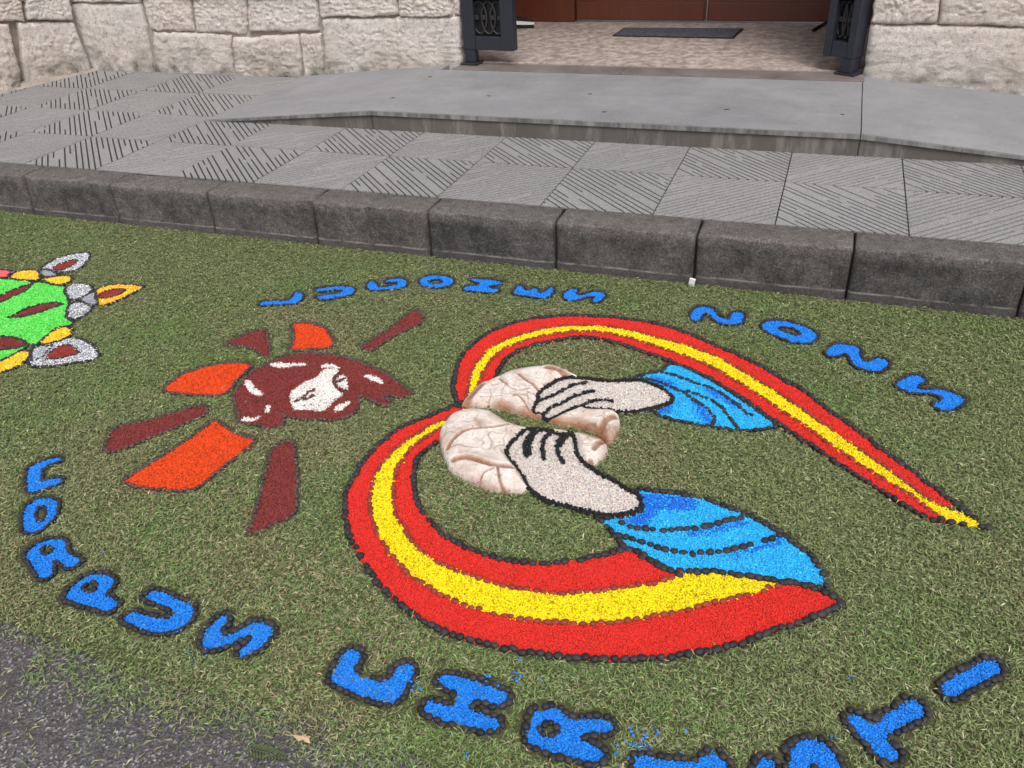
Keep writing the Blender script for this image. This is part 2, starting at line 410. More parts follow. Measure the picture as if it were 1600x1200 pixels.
for a, b in ((-1.78, -.870), (-.858, .055)):
    d = cp('door', MB().box(a, b, VY1, VY1+.05, VZ+.012, 2.396), M_wood)
    for z0, z1 in ((.44, 1.15), (1.28, 2.28)):
        cp('door_panel', MB().box(a+.13, b-.13, VY1-.014, VY1+.004, z0, z1), M_wood, d, bevel=.006)
    cp('kick_board', MB().box(a+.01, b-.01, VY1-.018, VY1-.001, VZ+.016, VZ+.13), M_wood, d, bevel=.004)
    hx = b-.06 if a < -1 else a+.06
    cp('door_handle', MB().tube([(hx, VY1-.001, 1.2), (hx, VY1-.05, 1.2), (hx, VY1-.05, 1.36), (hx, VY1-.001, 1.36)], .009), M_iron, d)

# ---- facade stones
wall = cp('wall', MB().box(-5.5, DX0-.035, WALLY+.012, 5.20, .05, 3.2).box(DX1+.035, 4.0, WALLY+.012, 5.20, .05, 3.2).box(DX0-.035, DX1+.035, WALLY+.04, 5.20, 2.62, 3.2), M_mortar)
def stone(quad, O, U, Nn, seed, res=(16, 10), gap=.0015, depth=.075, proud=None):
    """quad: 4 (u,z) corners bl, br, tr, tl on the wall plane through O with horizontal axis U and outward normal Nn"""
    r = random.Random(seed); proud = r.uniform(.004, .022) if proud is None else proud
    q = [np.array(p, float) for p in quad]; cen = sum(q)/4
    q = [p+(cen-p)/np.linalg.norm(cen-p)*gap*1.4 for p in q]
    nu, nv = res; V = []; W = np.linalg.norm(q[1]-q[0]); H = np.linalg.norm(q[3]-q[0])
    def P(s, t): return (1-s)*(1-t)*q[0]+s*(1-t)*q[1]+s*t*q[2]+(1-s)*t*q[3]
    wob = lambda a, b: noise.noise((a*6+seed*7.3, b*6, seed*1.7))*.010+noise.noise((a*21+seed, b*21, seed*3.1))*.008+noise.noise((a*55+seed, b*55, seed*3.1))*.004
    ss = [0, .02, .06]+list(np.linspace(.12, .88, nu-5))+[.94, .98, 1]
    ts = [0, .03, .09]+list(np.linspace(.17, .83, nv-5))+[.91, .97, 1]
    nu, nv = len(ss), len(ts)
    for t in ts:
        for s in ss:
            p = P(s, t); p = p+np.array([wob(p[0], p[1]), wob(p[1]+5, p[0])])*(1 if 0 < s < 1 or 0 < t < 1 else .6)
            d = min(min(s, 1-s)*W, min(t, 1-t)*H); rr = .006+.014*max(0, noise.noise((p[0]*9, p[1]*9, seed*2.1))+.25)
            rnd = 0 if d >= rr else -(1-math.sqrt(max(0, 1-(1-d/rr)**2)))*.016
            nz = noise.noise((p[0]*4+seed, p[1]*4, seed))*.012+(abs(noise.noise((p[0]*11+seed, p[1]*15, seed)))-.2)*.011+(abs(noise.noise((p[0]*30, p[1]*38, seed)))-.2)*.012+noise.noise((p[0]*70, p[1]*70, seed))*.006
            out = proud+rnd+nz*(1 if d > .01 else .4)
            V.append(tuple(np.array(O)+np.array(U)*p[0]+np.array(Nn)*out+np.array([0,0,p[1]])))
    F = [(j*nu+i, j*nu+i+1, (j+1)*nu+i+1, (j+1)*nu+i) for j in range(nv-1) for i in range(nu-1)]
    ring = [i for i in range(nu)]+[j*nu+nu-1 for j in range(1, nv)]+[(nv-1)*nu+i for i in range(nu-2, -1, -1)]+[j*nu for j in range(nv-2, 0, -1)]
    b = len(V); V += [tuple(np.array(V[i])-np.array(Nn)*depth) for i in ring]; m_ = len(ring)
    F += [(ring[i], b+i, b+(i+1)%m_, ring[(i+1)%m_]) for i in range(m_)]
    return cp('stone', MB().add(V, F).mesh('stone', smooth=True), M_stone, wall)
O_f, U_f, N_f = (0, WALLY, 0), (1, 0, 0), (0, -1, 0)
def f2(px, py): q = onplane(px, py, O_f, N_f); return (q[0], q[2])
TOP = .66
S1 = [  # stones that show, picked corner by corner: bl, br, tr, tl
 [(112,128),(243,124),(221,4),(80,4)],
 [(243,124),(368,124),(361,55),(238,49)],
 [(236,48),(304,50),(298,-8),(221,-8)],
 [(305,50),(386,54),(385,-8),(300,-8)],
 [(368,124),(474,124),(467,54),(364,58)],
 [(476,124),(506,124),(503,53),(470,53)],
 [(388,50),(499,48),(497,-8),(387,-8)],
 [(508,124),(722,116),(717,25),(502,29)],
 [(501,27),(624,25),(620,-8),(499,-8)],
 [(625,25),(708,24),(706,-8),(622,-8)],
 [(709,23),(718,23),(717,-8),(707,-8)],
 [(90,3),(220,3),(216,-14),(85,-14)],
]
sd_ = 11
for qd in S1:
    stone([f2(*p) for p in qd], O_f, U_f, N_f, sd_, res=(64, 36) if abs(qd[1][0]-qd[0][0]) > 150 else (44, 30)); sd_ += 1
RJ = DX1+.005
rq = [[(RJ,.12),(1.43,.12),(1.41,.540),(RJ-.008,.549)], [(RJ-.008,.551),(.442,.551),(.447,.80),(RJ-.008,.80)], [(.45,.549),(1.08,.543),(1.08,.80),(.452,.80)],
      [(1.437,.12),(2.2,.12),(2.2,.535),(1.417,.540)], [(1.085,.543),(1.8,.538),(1.8,.80),(1.085,.80)], [(1.805,.538),(2.6,.536),(2.6,.8),(1.805,.8)], [(2.21,.1),(3.2,.1),(3.2,.52),(2.21,.52)]]
for qd in rq: stone(qd, O_f, U_f, N_f, sd_, res=(60, 36), proud=.016); sd_ += 1
# jamb returns beside the gates
for jx, nn in ((DX0, (1,0,0)), (DX1, (-1,0,0))):
    z = .25
    for hgt in (.28, .3, .34, .42, .4, .38, .3):
        stone([(0, z), (.34, z), (.34, z+hgt), (0, z+hgt)], (jx-nn[0]*.03, WALLY+.012, 0), (0,1,0), nn, sd_, res=(10, 8), proud=.012, depth=.03); sd_ += 1; z += hgt+.002
# unseen courses above, so that the wall goes on
z = .64
for hgt in (.34, .30, .38, .33, .36, .42, .36):
    if z > .7:
        x = -4.94+random.uniform(0, .1)
        x = -4.94
        while x < DX0-.02:
            wd = random.uniform(.4, .85); x2 = x+wd
            if DX0-x2 < .3: x2 = DX0
            stone([(x, z), (x2, z), (x2, z+hgt), (x, z+hgt)], O_f, U_f, N_f, sd_, res=(10, 8)); sd_ += 1; x = x2
    if z+.16 > .80:
        x = DX1+.004; zz = max(z, .805)
        while x < 3.2:
            wd = random.uniform(.45, .85); x2 = min(3.25, x+wd)
            stone([(x, zz), (x2, zz), (x2, z+hgt), (x, z+hgt)], O_f, U_f, N_f, sd_, res=(10, 8)); sd_ += 1; x = x2
    else: pass
    z += hgt+.003
# gap course left of the door between the picked stones and the courses
x = -4.94
for wd in (.62, .5, .7, .45, .55, .14):
    x2 = min(DX0, x+wd); stone([(x, .663), (x2, .663), (x2, .978), (x, .978)], O_f, U_f, N_f, sd_, res=(12, 8)); sd_ += 1; x = x2
for i in range(5):
    a = DX0-.03+i*(DX1-DX0+.06)/5; b = a+(DX1-DX0+.06)/5
    stone([(a, 2.62), (b, 2.62), (b, 3.1), (a, 3.1)], O_f, U_f, N_f, sd_, res=(10, 8)); sd_ += 1
# buttress that comes forward at the far left
Bc = np.array([-4.95, 4.845, 0]); bd = np.array([-.27, -.963, 0]); bd /= np.linalg.norm(bd); bn = np.array([-bd[1], bd[0], 0])
if bn[0] < 0: bn = -bn
butt = [Bc-bn*.035, Bc-bn*.035+bd*1.35, Bc-bn*1.0+bd*1.35, Bc-bn*1.0]
cp('buttress_core', MB().prism([(p[0], p[1]) for p in butt][::-1], .05, 3.2), M_mortar)
def b2(px, py): q = onplane(px, py, Bc, bn); return ((q-Bc)@bd, q[2])
for qd in ([(150,126),(42,140),(28,36),(116,33)], [(36,150),(-60,170),(-75,36),(14,36)], [(115,31),(42,32),(35,-12),(106,-12)],
           [(39,33),(-40,36),(-50,-12),(32,-12)]):
    P = [b2(*p) for p in qd]
    stone([(P[0][0], P[0][1]), (P[1][0], P[1][1]), (P[2][0], P[2][1]), (P[3][0], P[3][1])], Bc, bd, bn, sd_, res=(40, 34)); sd_ += 1
u0 = max(b2(-60,170)[0], .9)
stone([(u0+.005,.1),(1.34,.1),(1.34,.62),(u0+.005,.62)], Bc, bd, bn, sd_, res=(10,8)); sd_ += 1
z = .70
for hgt in (.33, .36, .34, .4, .38, .4):
    x = 0
    while x < 1.3:
        x2 = min(1.34, x+random.uniform(.35, .6)); x2 = 1.34 if 1.34-x2 < .2 else x2
        stone([(x, z), (x2, z), (x2, z+hgt), (x, z+hgt)], Bc, bd, bn, sd_, res=(10, 8)); sd_ += 1; x = x2
    z += hgt+.003
fr = Bc+bd*1.34
for zi in range(6):
    stone([(0, .12+zi*.5), (.95, .12+zi*.5), (.95, .61+zi*.5), (0, .61+zi*.5)], fr, -bn, bd, sd_, res=(10, 8)); sd_ += 1
# dirt and mortar skirting at the buttress foot
sk = MB().add([tuple(Bc+bn*.03+np.array([0,0,.198])), tuple(Bc+bd*1.35+bn*.06+np.array([0,0,.198])), tuple(Bc+bd*1.35-bn*.01+np.array([0,0,.265])), tuple(Bc-bn*.01+np.array([0,0,.215]))], [(0,1,2,3)])
cp('mortar_skirting', sk, M_mortar)

# ---- iron gates
def gate(hinge, end, label, side=1, t=.03):
    h = Vector(hinge); e = Vector((end[0], end[1], hinge[2])); d = (e-h); W = d.length; d.normalize()
    root = thing('iron_gate', label, 'gate', tuple(h), 'open iron gate leaves in the church doorway')
    root.rotation_euler = (0, 0, math.atan2(d.y, d.x))
    b = .085; ztop = 2.15; sw = min(.095, W*.24)
    link('stile', MB().box(0, sw, -t, t, b, ztop).mesh('stile', bevel=.004), M_iron, root)
    link('stile', MB().box(W-sw, W, -t, t, b, ztop).mesh('stile', bevel=.004), M_iron, root)
    for z0, z1 in ((b, b+.075), (b+.275, b+.30), (1.0, 1.05), (ztop-.07, ztop)):
        link('rail', MB().box(sw+.001, W-sw-.001, -t*.9, t*.9, z0, z1).mesh('rail', bevel=.003), M_iron, root)
    link('back_plate', MB().box(sw+.001, W-sw-.001, .010*side-.002, .010*side+.002, b+.076, b+.274).mesh('back_plate'), M_black, root)
    iw = W-2*sw; zc = b+.175
    for k in range(3):
        cx = sw+iw*(k+.5)/3; pts = [(cx+iw*.26*math.cos(a), -.004*side, zc+.088*math.sin(a)) for a in np.linspace(0, 2*math.pi, 21)[:-1]]
        link('scroll', MB().tube(pts, .0065, 6, True).mesh('scroll', smooth=True), M_ironG, root)
    for k in range(4):
        cx = sw+iw*k/3; cx = min(max(cx, sw+.012), W-sw-.012)
        link('collar', MB().box(cx-.012, cx+.012, -.010-.004*side, .010-.004*side, zc-.012, zc+.012).mesh('collar', bevel=.003), M_ironG, root)
    for k in range(1, 4):
        cx = sw+iw*k/4
        link('bar', MB().tube([(cx, 0, b+.30), (cx, 0, 1.0)], .0085, 8).mesh('bar', smooth=True), M_iron, root)
        link('bar', MB().tube([(cx, 0, 1.05), (cx, 0, ztop-.07)], .0085, 8).mesh('bar', smooth=True), M_iron, root)
    ft = link('foot', MB().box(.004, .070, -t*.9, t*.9, .012, b-.001).mesh('foot', bevel=.006), M_iron, root)
    link('flange', MB().box(-.02, .092, -.05, .05, .0005, .012).mesh('flange', bevel=.003), M_iron, ft)
    link('hinge', MB().tube([(-.012, 0, 1.0), (-.012, 0, 1.12)], .016, 8).mesh('hinge', smooth=True), M_iron, root)
hL = g(730, 99, .3055); eL = g(806, 79, .39); gate(hL, eL, 'dark blue iron gate leaf beside the wall of many stones, opened flat to view')
hR = g(1336, 117, .3055); eR = g(1293, 84, .39); gate(hR, eR, 'dark blue iron gate leaf beside the single large stone, seen almost edge on', -1, .05)
# narrow fixed posts on the jambs behind the leaves
for x, lab in ((DX0+.035, 'dark iron post fixed to the jamb behind the flat-on gate leaf'), (DX1-.04, 'dark iron post fixed to the jamb behind the edge-on gate leaf')):
    pr_ = thing('gate_post', lab, 'post', (x, 4.94, .3141), 'gate posts')
    link('post_shaft', MB().box(-.022, .022, -.022, .022, .0, 2.2).mesh('post_shaft', bevel=.003), M_iron, pr_)
    link('post_cap', MB().box(-.03, .03, -.03, .03, 2.2, 2.22).mesh('post_cap', bevel=.003), M_iron, pr_)

# ---- small things in the vestibule
c4 = [g(957,57,VZ), g(1146,61,VZ), g(1162,46,VZ), g(975,45,VZ)]
cm = sum(c4)/4; dm = thing('doormat', 'thin dark grey rubber mat on the vestibule floor', 'mat', tuple(cm))
inner = [(p-cm)*.965 for p in c4]
link('mat_field', MB().prism([(p[0], p[1]) for p in inner], .0012, .009).mesh('mat_field'), M_mat, dm)
mb = MB()
for i in range(4):
    a, b, c, d = c4[i]-cm, c4[(i+1)%4]-cm, inner[(i+1)%4], inner[i]
    mb.prism([(a[0],a[1]),(b[0],b[1]),(c[0],c[1]),(d[0],d[1])], .001, .007)
link('mat_border', mb.mesh('mat_border'), M_black, dm)
q = g(822, 44, VZ); ws = thing('door_wedge', 'black pointed door wedge with white edge behind the gate leaf', 'door wedge', tuple(q))
link('wedge_body', MB().add([(-.16,-.05,.0),(.06,0,.0),(-.16,.06,.0),(-.16,-.05,.085),(.06,0,.055),(-.16,.06,.085)], [(0,2,1),(3,4,5),(0,1,4,3),(1,2,5,4),(2,0,3,5)]).mesh('wedge_body', bevel=.004), M_black, ws)
link('white_edge', MB().add([(-.155,-.056,.03),(.052,-.008,.024),(.062,.0,.026),(-.155,-.056,.062),(.05,-.009,.040),(.06,-.001,.040)], [(0,1,4,3),(1,2,5,4),(3,4,5),(0,2,1),(0,3,5,2)]).mesh('white_edge'), M_white, ws)
a, b = g(1270, 50, VZ), g(1291, 38, VZ); md = (a+b)/2
rd = link('floor_rod', MB().tube([tuple(a-md+np.array([0,0,.011])), tuple(md*0+np.array([0,0,.011])), tuple(b-md+np.array([0,0,.011]))], .0095, 8).mesh('floor_rod', smooth=True), M_black, loc=tuple(md))
tag(rd, 'thin black rod lying on the vestibule floor near the edge-on gate', 'rod')

# ================================================================== the carpet
FZ = .013     # top of the dyed grain fills
def view(ox, oy, s, pts): return [(ox+x/s, oy+y/s) for x, y in pts]
def P2(s): # "x,y x,y" -> list
    return [tuple(float(v) for v in t.split(',')) for t in s.split()]
V4a = lambda s: view(0, 680, 4, P2(s)); V6a = lambda s: view(180, 900, 16/3, P2(s))
V7a = lambda s: view(400, 420, 1600/280, P2(s)); V8a = lambda s: view(680, 420, 1600/280, P2(s))
V5d = lambda s: view(1060, 450, 1600/260, P2(s)); V6d = lambda s: view(1280, 500, 1600/260, P2(s))
V1d = lambda s: view(480, 980, 1600/340, P2(s)); V2d = lambda s: view(780, 1060, 4, P2(s)); V3d = lambda s: view(1140, 1000, 1600/460, P2(s))
V2a = lambda s: view(150, 470, 4, P2(s)); V3a = lambda s: view(340, 470, 1600/340, P2(s)); V5a = lambda s: view(150, 620, 1600/350, P2(s))
V1a = lambda s: view(0, 360, 5, P2(s)); V1c = lambda s: view(680, 560, 5, P2(s)); V2c = lambda s: view(800, 560, 1600/440, P2(s))
V5c = lambda s: view(1000, 480, 1600/280, P2(s)); PX = lambda s: P2(s)
def ell(cx, cy, rx, ry, n=18): return [(cx+rx*math.cos(t), cy+ry*math.sin(t)) for t in np.linspace(0, 2*math.pi, n+1)[:-1]]
def gr(pts, z=FZ): return np.array([g(x, y, z)[:2] for x, y in pts])
def chaikin(P, it=1, closed=True, r=.22):
    P = np.asarray(P, float)
    for _ in range(it):
        Q = np.roll(P, -1, 0)
        A = P*(1-r)+Q*r; B = P*r+Q*(1-r); n = np.empty((2*len(P), 2)); n[0::2] = A; n[1::2] = B
        P = n if closed else np.vstack([P[:1], n[1:-3], P[-1:]]) if len(P) > 2 else P
    return P
def spline(P, step=.01):      # open Catmull-Rom, resampled
    P = np.asarray(P, float); P = np.vstack([2*P[0]-P[1], P, 2*P[-1]-P[-2]]); out = []
    for i in range(1, len(P)-2):
        p0, p1, p2, p3 = P[i-1:i+3]; n = max(2, int(np.linalg.norm(p2-p1)/step))
        for t in np.linspace(0, 1, n, endpoint=False):
            out.append(.5*((2*p1)+(-p0+p2)*t+(2*p0-5*p1+4*p2-p3)*t*t+(-p0+3*p1-3*p2+p3)*t**3))
    out.append(P[-2]); return np.array(out)
def inside(Q, poly):
    x, y = Q[:, 0], Q[:, 1]; r = np.zeros(len(Q), bool); n = len(poly)
    for i in range(n):
        x1, y1 = poly[i]; x2, y2 = poly[(i+1) % n]
        if y1 == y2: continue
        c = ((y1 > y) != (y2 > y)) & (x < (x2-x1)*(y-y1)/(y2-y1)+x1); r ^= c
    return r
def resample(P, step, closed):
    P = np.asarray(P, float); Q = np.vstack([P, P[:1]]) if closed else P
    d = np.r_[0, np.cumsum(np.linalg.norm(np.diff(Q, axis=0), axis=1))]; n = max(3, int(round(d[-1]/step)))
    s = np.linspace(0, d[-1], n, endpoint=not closed)
    return np.c_[np.interp(s, d, Q[:, 0]), np.interp(s, d, Q[:, 1])]
def area2(P): x, y = P[:, 0], P[:, 1]; return float(np.sum(x*np.roll(y, -1)-np.roll(x, -1)*y))/2
def offset(P, d):        # outward offset of closed polygon
    if area2(P) < 0: P = P[::-1]
    t = np.roll(P, -1, 0)-np.roll(P, 1, 0); t /= np.linalg.norm(t, axis=1)[:, None]+1e-9
    return P+np.c_[t[:, 1], -t[:, 0]]*d

GRAIN_V = np.array([(1,0,0),(-1,0,0),(0,1,0),(0,-1,0),(0,0,1),(0,0,-.8)], float)
GRAIN_F = np.array([(0,2,4),(2,1,4),(1,3,4),(3,0,4)], int)
def grains(pts, z, size, cols):
    n = len(pts); a = rng.uniform(0, 2*np.pi, n); tl = rng.normal(0, .33, (n, 2)); s = size*rng.uniform(.7, 1.25, (n, 3)); s[:, 2] *= .8
    V = GRAIN_V[None]*s[:, None]; ca, sa = np.cos(a)[:, None], np.sin(a)[:, None]
    V[:, :, 2] += V[:, :, 0]*tl[:, :1]+V[:, :, 1]*tl[:, 1:]
    X = V[:, :, 0]*ca-V[:, :, 1]*sa; Y = V[:, :, 0]*sa+V[:, :, 1]*ca
    V = np.stack([X+pts[:, :1], Y+pts[:, 1:2], V[:, :, 2]+np.asarray(z)[:, None]], 2).reshape(-1, 3)
    F = (GRAIN_F[None]+(np.arange(n)*6)[:, None, None]).reshape(-1, 3)
    return V, F, np.repeat(cols, 6, 0)
def gcols(n, base, var=.14, tint=.05, specks=None, sp=0.0):
    b = np.array(base); c = b[None]*(1+rng.normal(0, var, (n, 1)))+rng.normal(0, tint, (n, 3))*b[None]
    if specks is not None:
        k = rng.random(n) < sp; c[k] = np.array(specks)[None]*(1+rng.normal(0, .2, (k.sum(), 1)))
    return np.clip(c, .002, .95)
MASKS = []    # footprints kept free of grass
def fill_mesh(name, poly, holes, base, org, s=.0035, var=.19, specks=None, sp=0., zt=FZ, patches=(), rag=.0025):
    """one mound of dyed grains: a low bed plus every grain on it"""
    poly = np.asarray(poly); lo, hi = poly.min(0)-.004, poly.max(0)+.004
    gx, gy = np.meshgrid(np.arange(lo[0], hi[0], s), np.arange(lo[1], hi[1], s)); Q = np.c_[gx.ravel(), gy.ravel()]
    Q += rng.uniform(-.5, .5, Q.shape)*s; Qr = Q+rng.normal(0, rag, Q.shape)
    ok = inside(Qr, poly)
    for h in holes: ok &= ~inside(Qr, np.asarray(h))
    Q = Q[ok]; n = len(Q)
    c = gcols(n, base, var, specks=specks, sp=sp)
    for pp, pc in patches:
        k = inside(Q+rng.normal(0, .006, Q.shape), np.asarray(pp)) & (rng.random(n) < .88); c[k] = gcols(int(k.sum()), pc, var)
    mound = np.array([noise.noise((float(x)*22, float(y)*22, 1.3)) for x, y in Q])*.0022 if n < 120000 else 0
    z = zt-.0032+rng.uniform(-.0011, .0011, n)+mound
    V, F, cc = grains(Q, z, s*.78, c)
    # bed under the grains: small squares so that holes and edges follow the grains
    bs = .0075; gx, gy = np.meshgrid(np.arange(lo[0], hi[0], bs), np.arange(lo[1], hi[1], bs)); B = np.c_[gx.ravel(), gy.ravel()]
    kb_ = inside(B+bs/2, poly)
    for h in holes: kb_ &= ~inside(B+bs/2, np.asarray(h))
    B = B[kb_]; m = len(B); sq = np.array([(0,0),(bs,0),(bs,bs),(0,bs)])
    BV = np.concatenate([(B[:, None]+sq[None]).reshape(-1, 2), np.full((m*4, 1), zt-.0052)], 1)
    BF = np.concatenate([np.array([(0,1,2),(0,2,3)])[None]+(np.arange(m)*4)[:, None, None]]).reshape(-1, 3)
    bc = np.repeat(gcols(m, np.array(base)*.8, .08), 4, 0)
    for pp, pc in patches:
        k = np.repeat(inside(B, np.asarray(pp)), 4); bc[k] = np.array(pc)*.8
    V = np.vstack([V, BV]); F = np.vstack([F, BF+n*6]); cc = np.vstack([cc, bc])
    V[:, 0] -= org[0]; V[:, 1] -= org[1]; V[:, 2] -= org[2]
    MASKS.append((poly, holes))
    return npmesh(name, V, F, cc)
def stroke_pts(line, wd, dens=1.0, s=.0042):
    L = resample(line, .002, False); n = int(len(L)*wd/s*.55*dens*1.3)+4
    i = rng.integers(0, len(L), n); return L[i]+rng.normal(0, wd*.28, (n, 2))
def stroke_mesh(name, lines, wd, base, org, z=FZ+.004, s=.0055, hump=.005):
    Q = np.vstack([stroke_pts(l, wd, 1.5) for l in lines]); n = len(Q)
    V, F, c = grains(Q, z+rng.uniform(-.004, hump, n), s*.8, gcols(n, base, .3)); V -= np.array(org)[None]
    return npmesh(name, V, F, c)

def pebble_mesh(seed, a, b, h):
    r = random.Random(seed); V = []; K = 9; rings = [(0.0, 1.0), (.30, .985), (.62, .84), (.88, .5)]
    ph = [r.uniform(.92, 1.08) for _ in range(K)]
    for z, q in [(-.35, .86)]+rings:
        for k in range(K):
            t = 2*math.pi*k/K; V.append((a*q*ph[k]*math.cos(t), b*q*ph[k]*math.sin(t), h*z+h*.1*math.sin(t*2+seed)*q))
    V.append((0, 0, h*1.0)); R_ = len(rings)+1
    F = [(i*K+k, i*K+(k+1)%K, (i+1)*K+(k+1)%K, (i+1)*K+k) for i in range(R_-1) for k in range(K)]
    F += [((R_-1)*K+k, (R_-1)*K+(k+1)%K, R_*K) for k in range(K)]
    return MB().add(V, F).mesh('pebble', smooth=True)
PEB = {}
for key, m_, a, b, h in (('black_pebble', M_peb, .0108, .0080, .0078), ('red_pebble', M_pebr, .0095, .0066, .0070), ('maroon_pebble', M_pebm, .0082, .0058, .0058)):
    PEB[key] = []
    for i in range(5):
        me = pebble_mesh(i*3+1, a*random.uniform(.9, 1.1), b*random.uniform(.9, 1.1), h); me.name = key; me.materials.append(m_); PEB[key].append(me)
PEBPTS = []
def pebbles(parent, path, closed, key='black_pebble', step=.0188, skip=0.02, jit=.0016, z=FZ-.003, sc=1.0):
    if key == 'black_pebble': z += .001
    L = resample(path, step*sc, closed); n = len(L)
    for i, p in enumerate(L):
        if random.random() < skip: continue
        q = L[(i+1) % n] if closed or i < n-1 else L[i-1]; an = math.atan2(q[1]-p[1], q[0]-p[0])+random.gauss(0, .16)
        o = bpy.data.objects.new(key, random.choice(PEB[key])); C.objects.link(o); o.parent = parent
        x, y = p[0]+random.gauss(0, jit), p[1]+random.gauss(0, jit)
        o.location = (x-parent.location[0], y-parent.location[1], z-parent.location[2]+random.uniform(-.0015, .0015))
        s = sc*random.uniform(.88, 1.12); o.scale = (s*random.uniform(.85, 1.15), s*random.uniform(.85, 1.15), s*random.uniform(.85, 1.1)); o.rotation_euler = (random.gauss(0, .1), random.gauss(0, .1), an)
        PEBPTS.append((x, y))

BLUE = (.012, .20, .70); RED = (.63, .025, .017); YEL = (.86, .66, .004); ORA = (.64, .056, .006); MAR = (.185, .030, .026)
WHI = (.74, .70, .66); SKIN = (.62, .56, .52); LBL = (.02, .39, .78); GRN = (.085, .60, .07); GRY = (.30, .31, .34); SIL = (.27, .275, .30); GLD = (.80, .46, .015); PNK = (.80, .13, .14)

def motif(name, label, cat, poly, holes=(), base=BLUE, group=None, peb='black_pebble', step=.0188, off=.0085, psc=1.0, it=1, **kw):
    P = chaikin(gr(poly), it); H = [chaikin(gr(h), it) for h in holes]
    if peb == 'black_pebble': P = offset(P, .003*psc); H = [offset(h, -.0015) for h in H]
    c = P.mean(0); org = (c[0], c[1], 0.004)
    t = thing(name, label, cat, org, group)
    link('grain_fill', fill_mesh('grain_fill', P, H, base, org, **kw), M_grain, t, kind='stuff')
    if peb:
        pebbles(t, offset(P, off*psc), True, peb, step, sc=psc)
        for h in H: pebbles(t, offset(h, -off*.6*psc), True, peb, step, sc=psc*.92)
    return t

# ---- letters
LG = 'blue letters laid round the picture'
def letter(label, poly, holes=(), **k):
    k['psc'] = k.get('psc', 1.0)*.84; k['off'] = .0078
    return motif('blue_letter', label, 'letter', poly, holes, BLUE, LG, **k)
letter('blue letter C, first letter of the inscription, beside the round O', V4a('370,135 290,155 185,190 170,240 168,355 240,340 330,310 388,285 370,265 300,275 245,285 250,215 300,180 378,155'), sp=.02, specks=(.2,.2,.12), psc=.72)
letter('blue round letter O between the letters C and R', V4a('250,395 310,395 355,410 350,470 330,520 290,555 250,590 185,605 150,580 150,500 165,440 200,415'),
       [V4a('215,465 255,435 295,450 300,490 280,530 240,545 210,515')], psc=.74, sp=.02, specks=(.2,.2,.12))
letter('blue letter R between a round O and a letter P', V4a('160,740 210,695 260,665 330,645 385,650 415,675 410,735 455,755 495,775 480,800 430,830 395,800 360,780 325,790 315,820 325,860 295,895 250,880 225,835 195,790'),
       [V4a('245,710 275,685 325,685 345,700 325,730 290,750 255,745')], psc=.82)
letter('blue letter P between letters R and U', V4a('410,1000 450,955 500,905 555,870 620,865 680,880 715,910 700,935 660,965 640,995 690,1020 735,1045 710,1075 680,1095 620,1075 560,1060 490,1040 430,1020'),
       [V4a('505,950 540,915 590,905 615,935 600,970 560,985 515,975')], psc=.88)
letter('blue letter U lying on its side between letters P and S', V6a('255,155 310,120 370,130 420,150 500,190 570,215 630,245 640,290 620,350 560,410 480,450 400,465 330,460 250,430 170,405 75,365 85,335 150,300 215,325 300,345 400,362 460,350 500,320 505,280 460,250 380,225 320,205 265,185'), sp=.02, specks=(.2,.2,.12), psc=.92)
letter('blue letter S near the road edge of the grass, next to a U', V6a('920,320 860,350 790,420 740,480 725,540 750,590 830,600 900,570 960,545 1000,520 1060,495 1140,490 1140,530 1100,580 1040,610 1050,660 1120,630 1220,585 1240,540 1290,500 1305,450 1280,395 1200,385 1110,400 1060,440 990,480 900,500 860,470 880,420 940,370'), sp=.03, specks=(.2,.2,.12))
letter('thin blue letter L near the kerb, at the end of its row', V7a('35,300 60,290 150,285 230,285 300,275 330,250 345,215 370,205 415,225 410,250 380,290 330,305 250,310 150,315 45,322'), psc=.62, off=.005)
letter('thin blue letter U near the kerb between L and G', V7a('530,185 600,165 700,155 800,155 870,170 880,190 850,220 780,240 700,255 620,270 560,265 530,250 600,235 700,225 770,205 780,185 740,178 640,190 550,205'), psc=.62, off=.005)
letter('thin blue letter G near the kerb between U and an oval O', V7a('990,145 1010,115 1050,110 1075,130 1075,155 1130,162 1210,150 1265,140 1275,112 1230,108 1160,120 1155,108 1180,95 1260,82 1325,90 1345,115 1330,150 1300,165 1210,175 1130,182 1060,188 1010,180'), psc=.62, off=.005)
letter('thin blue oval letter O near the kerb between G and H', ell(682, 439, 26, 9.5), [ell(681, 439, 12, 3.8)], psc=.62, off=.005)
letter('thin blue letter H near the kerb between O and E', V8a('295,85 380,85 480,95 560,105 600,120 560,140 490,145 470,165 510,172 560,175 545,205 480,210 400,200 320,190 260,178 265,155 330,148 380,145 400,130 390,118 340,105'), psc=.62, off=.005)
letter('thin blue letter E near the kerb between H and S', V8a('700,215 715,180 745,145 775,150 790,180 820,195 855,190 880,170 910,172 920,205 960,210 1000,190 1020,165 1055,165 1045,200 1020,240 990,255 900,250 820,235 740,225'), psc=.62, off=.005)
letter('thin blue letter S near the kerb beside the letter E', V8a('1150,240 1165,205 1200,185 1245,172 1270,190 1255,215 1280,235 1330,225 1390,205 1450,200 1500,210 1515,235 1490,270 1450,295 1405,290 1420,265 1430,245 1380,235 1320,255 1270,275 1200,275 1160,262'), psc=.62, off=.005)
letter('wavy blue letter N between the ribbon arch and the kerb', V5d('125,300 125,240 160,195 230,175 300,180 340,210 370,255 420,290 480,300 510,285 515,235 570,228 625,235 620,290 600,335 520,345 440,340 390,325 340,290 300,250 260,235 225,250 205,290 170,315'), psc=.7, off=.006)
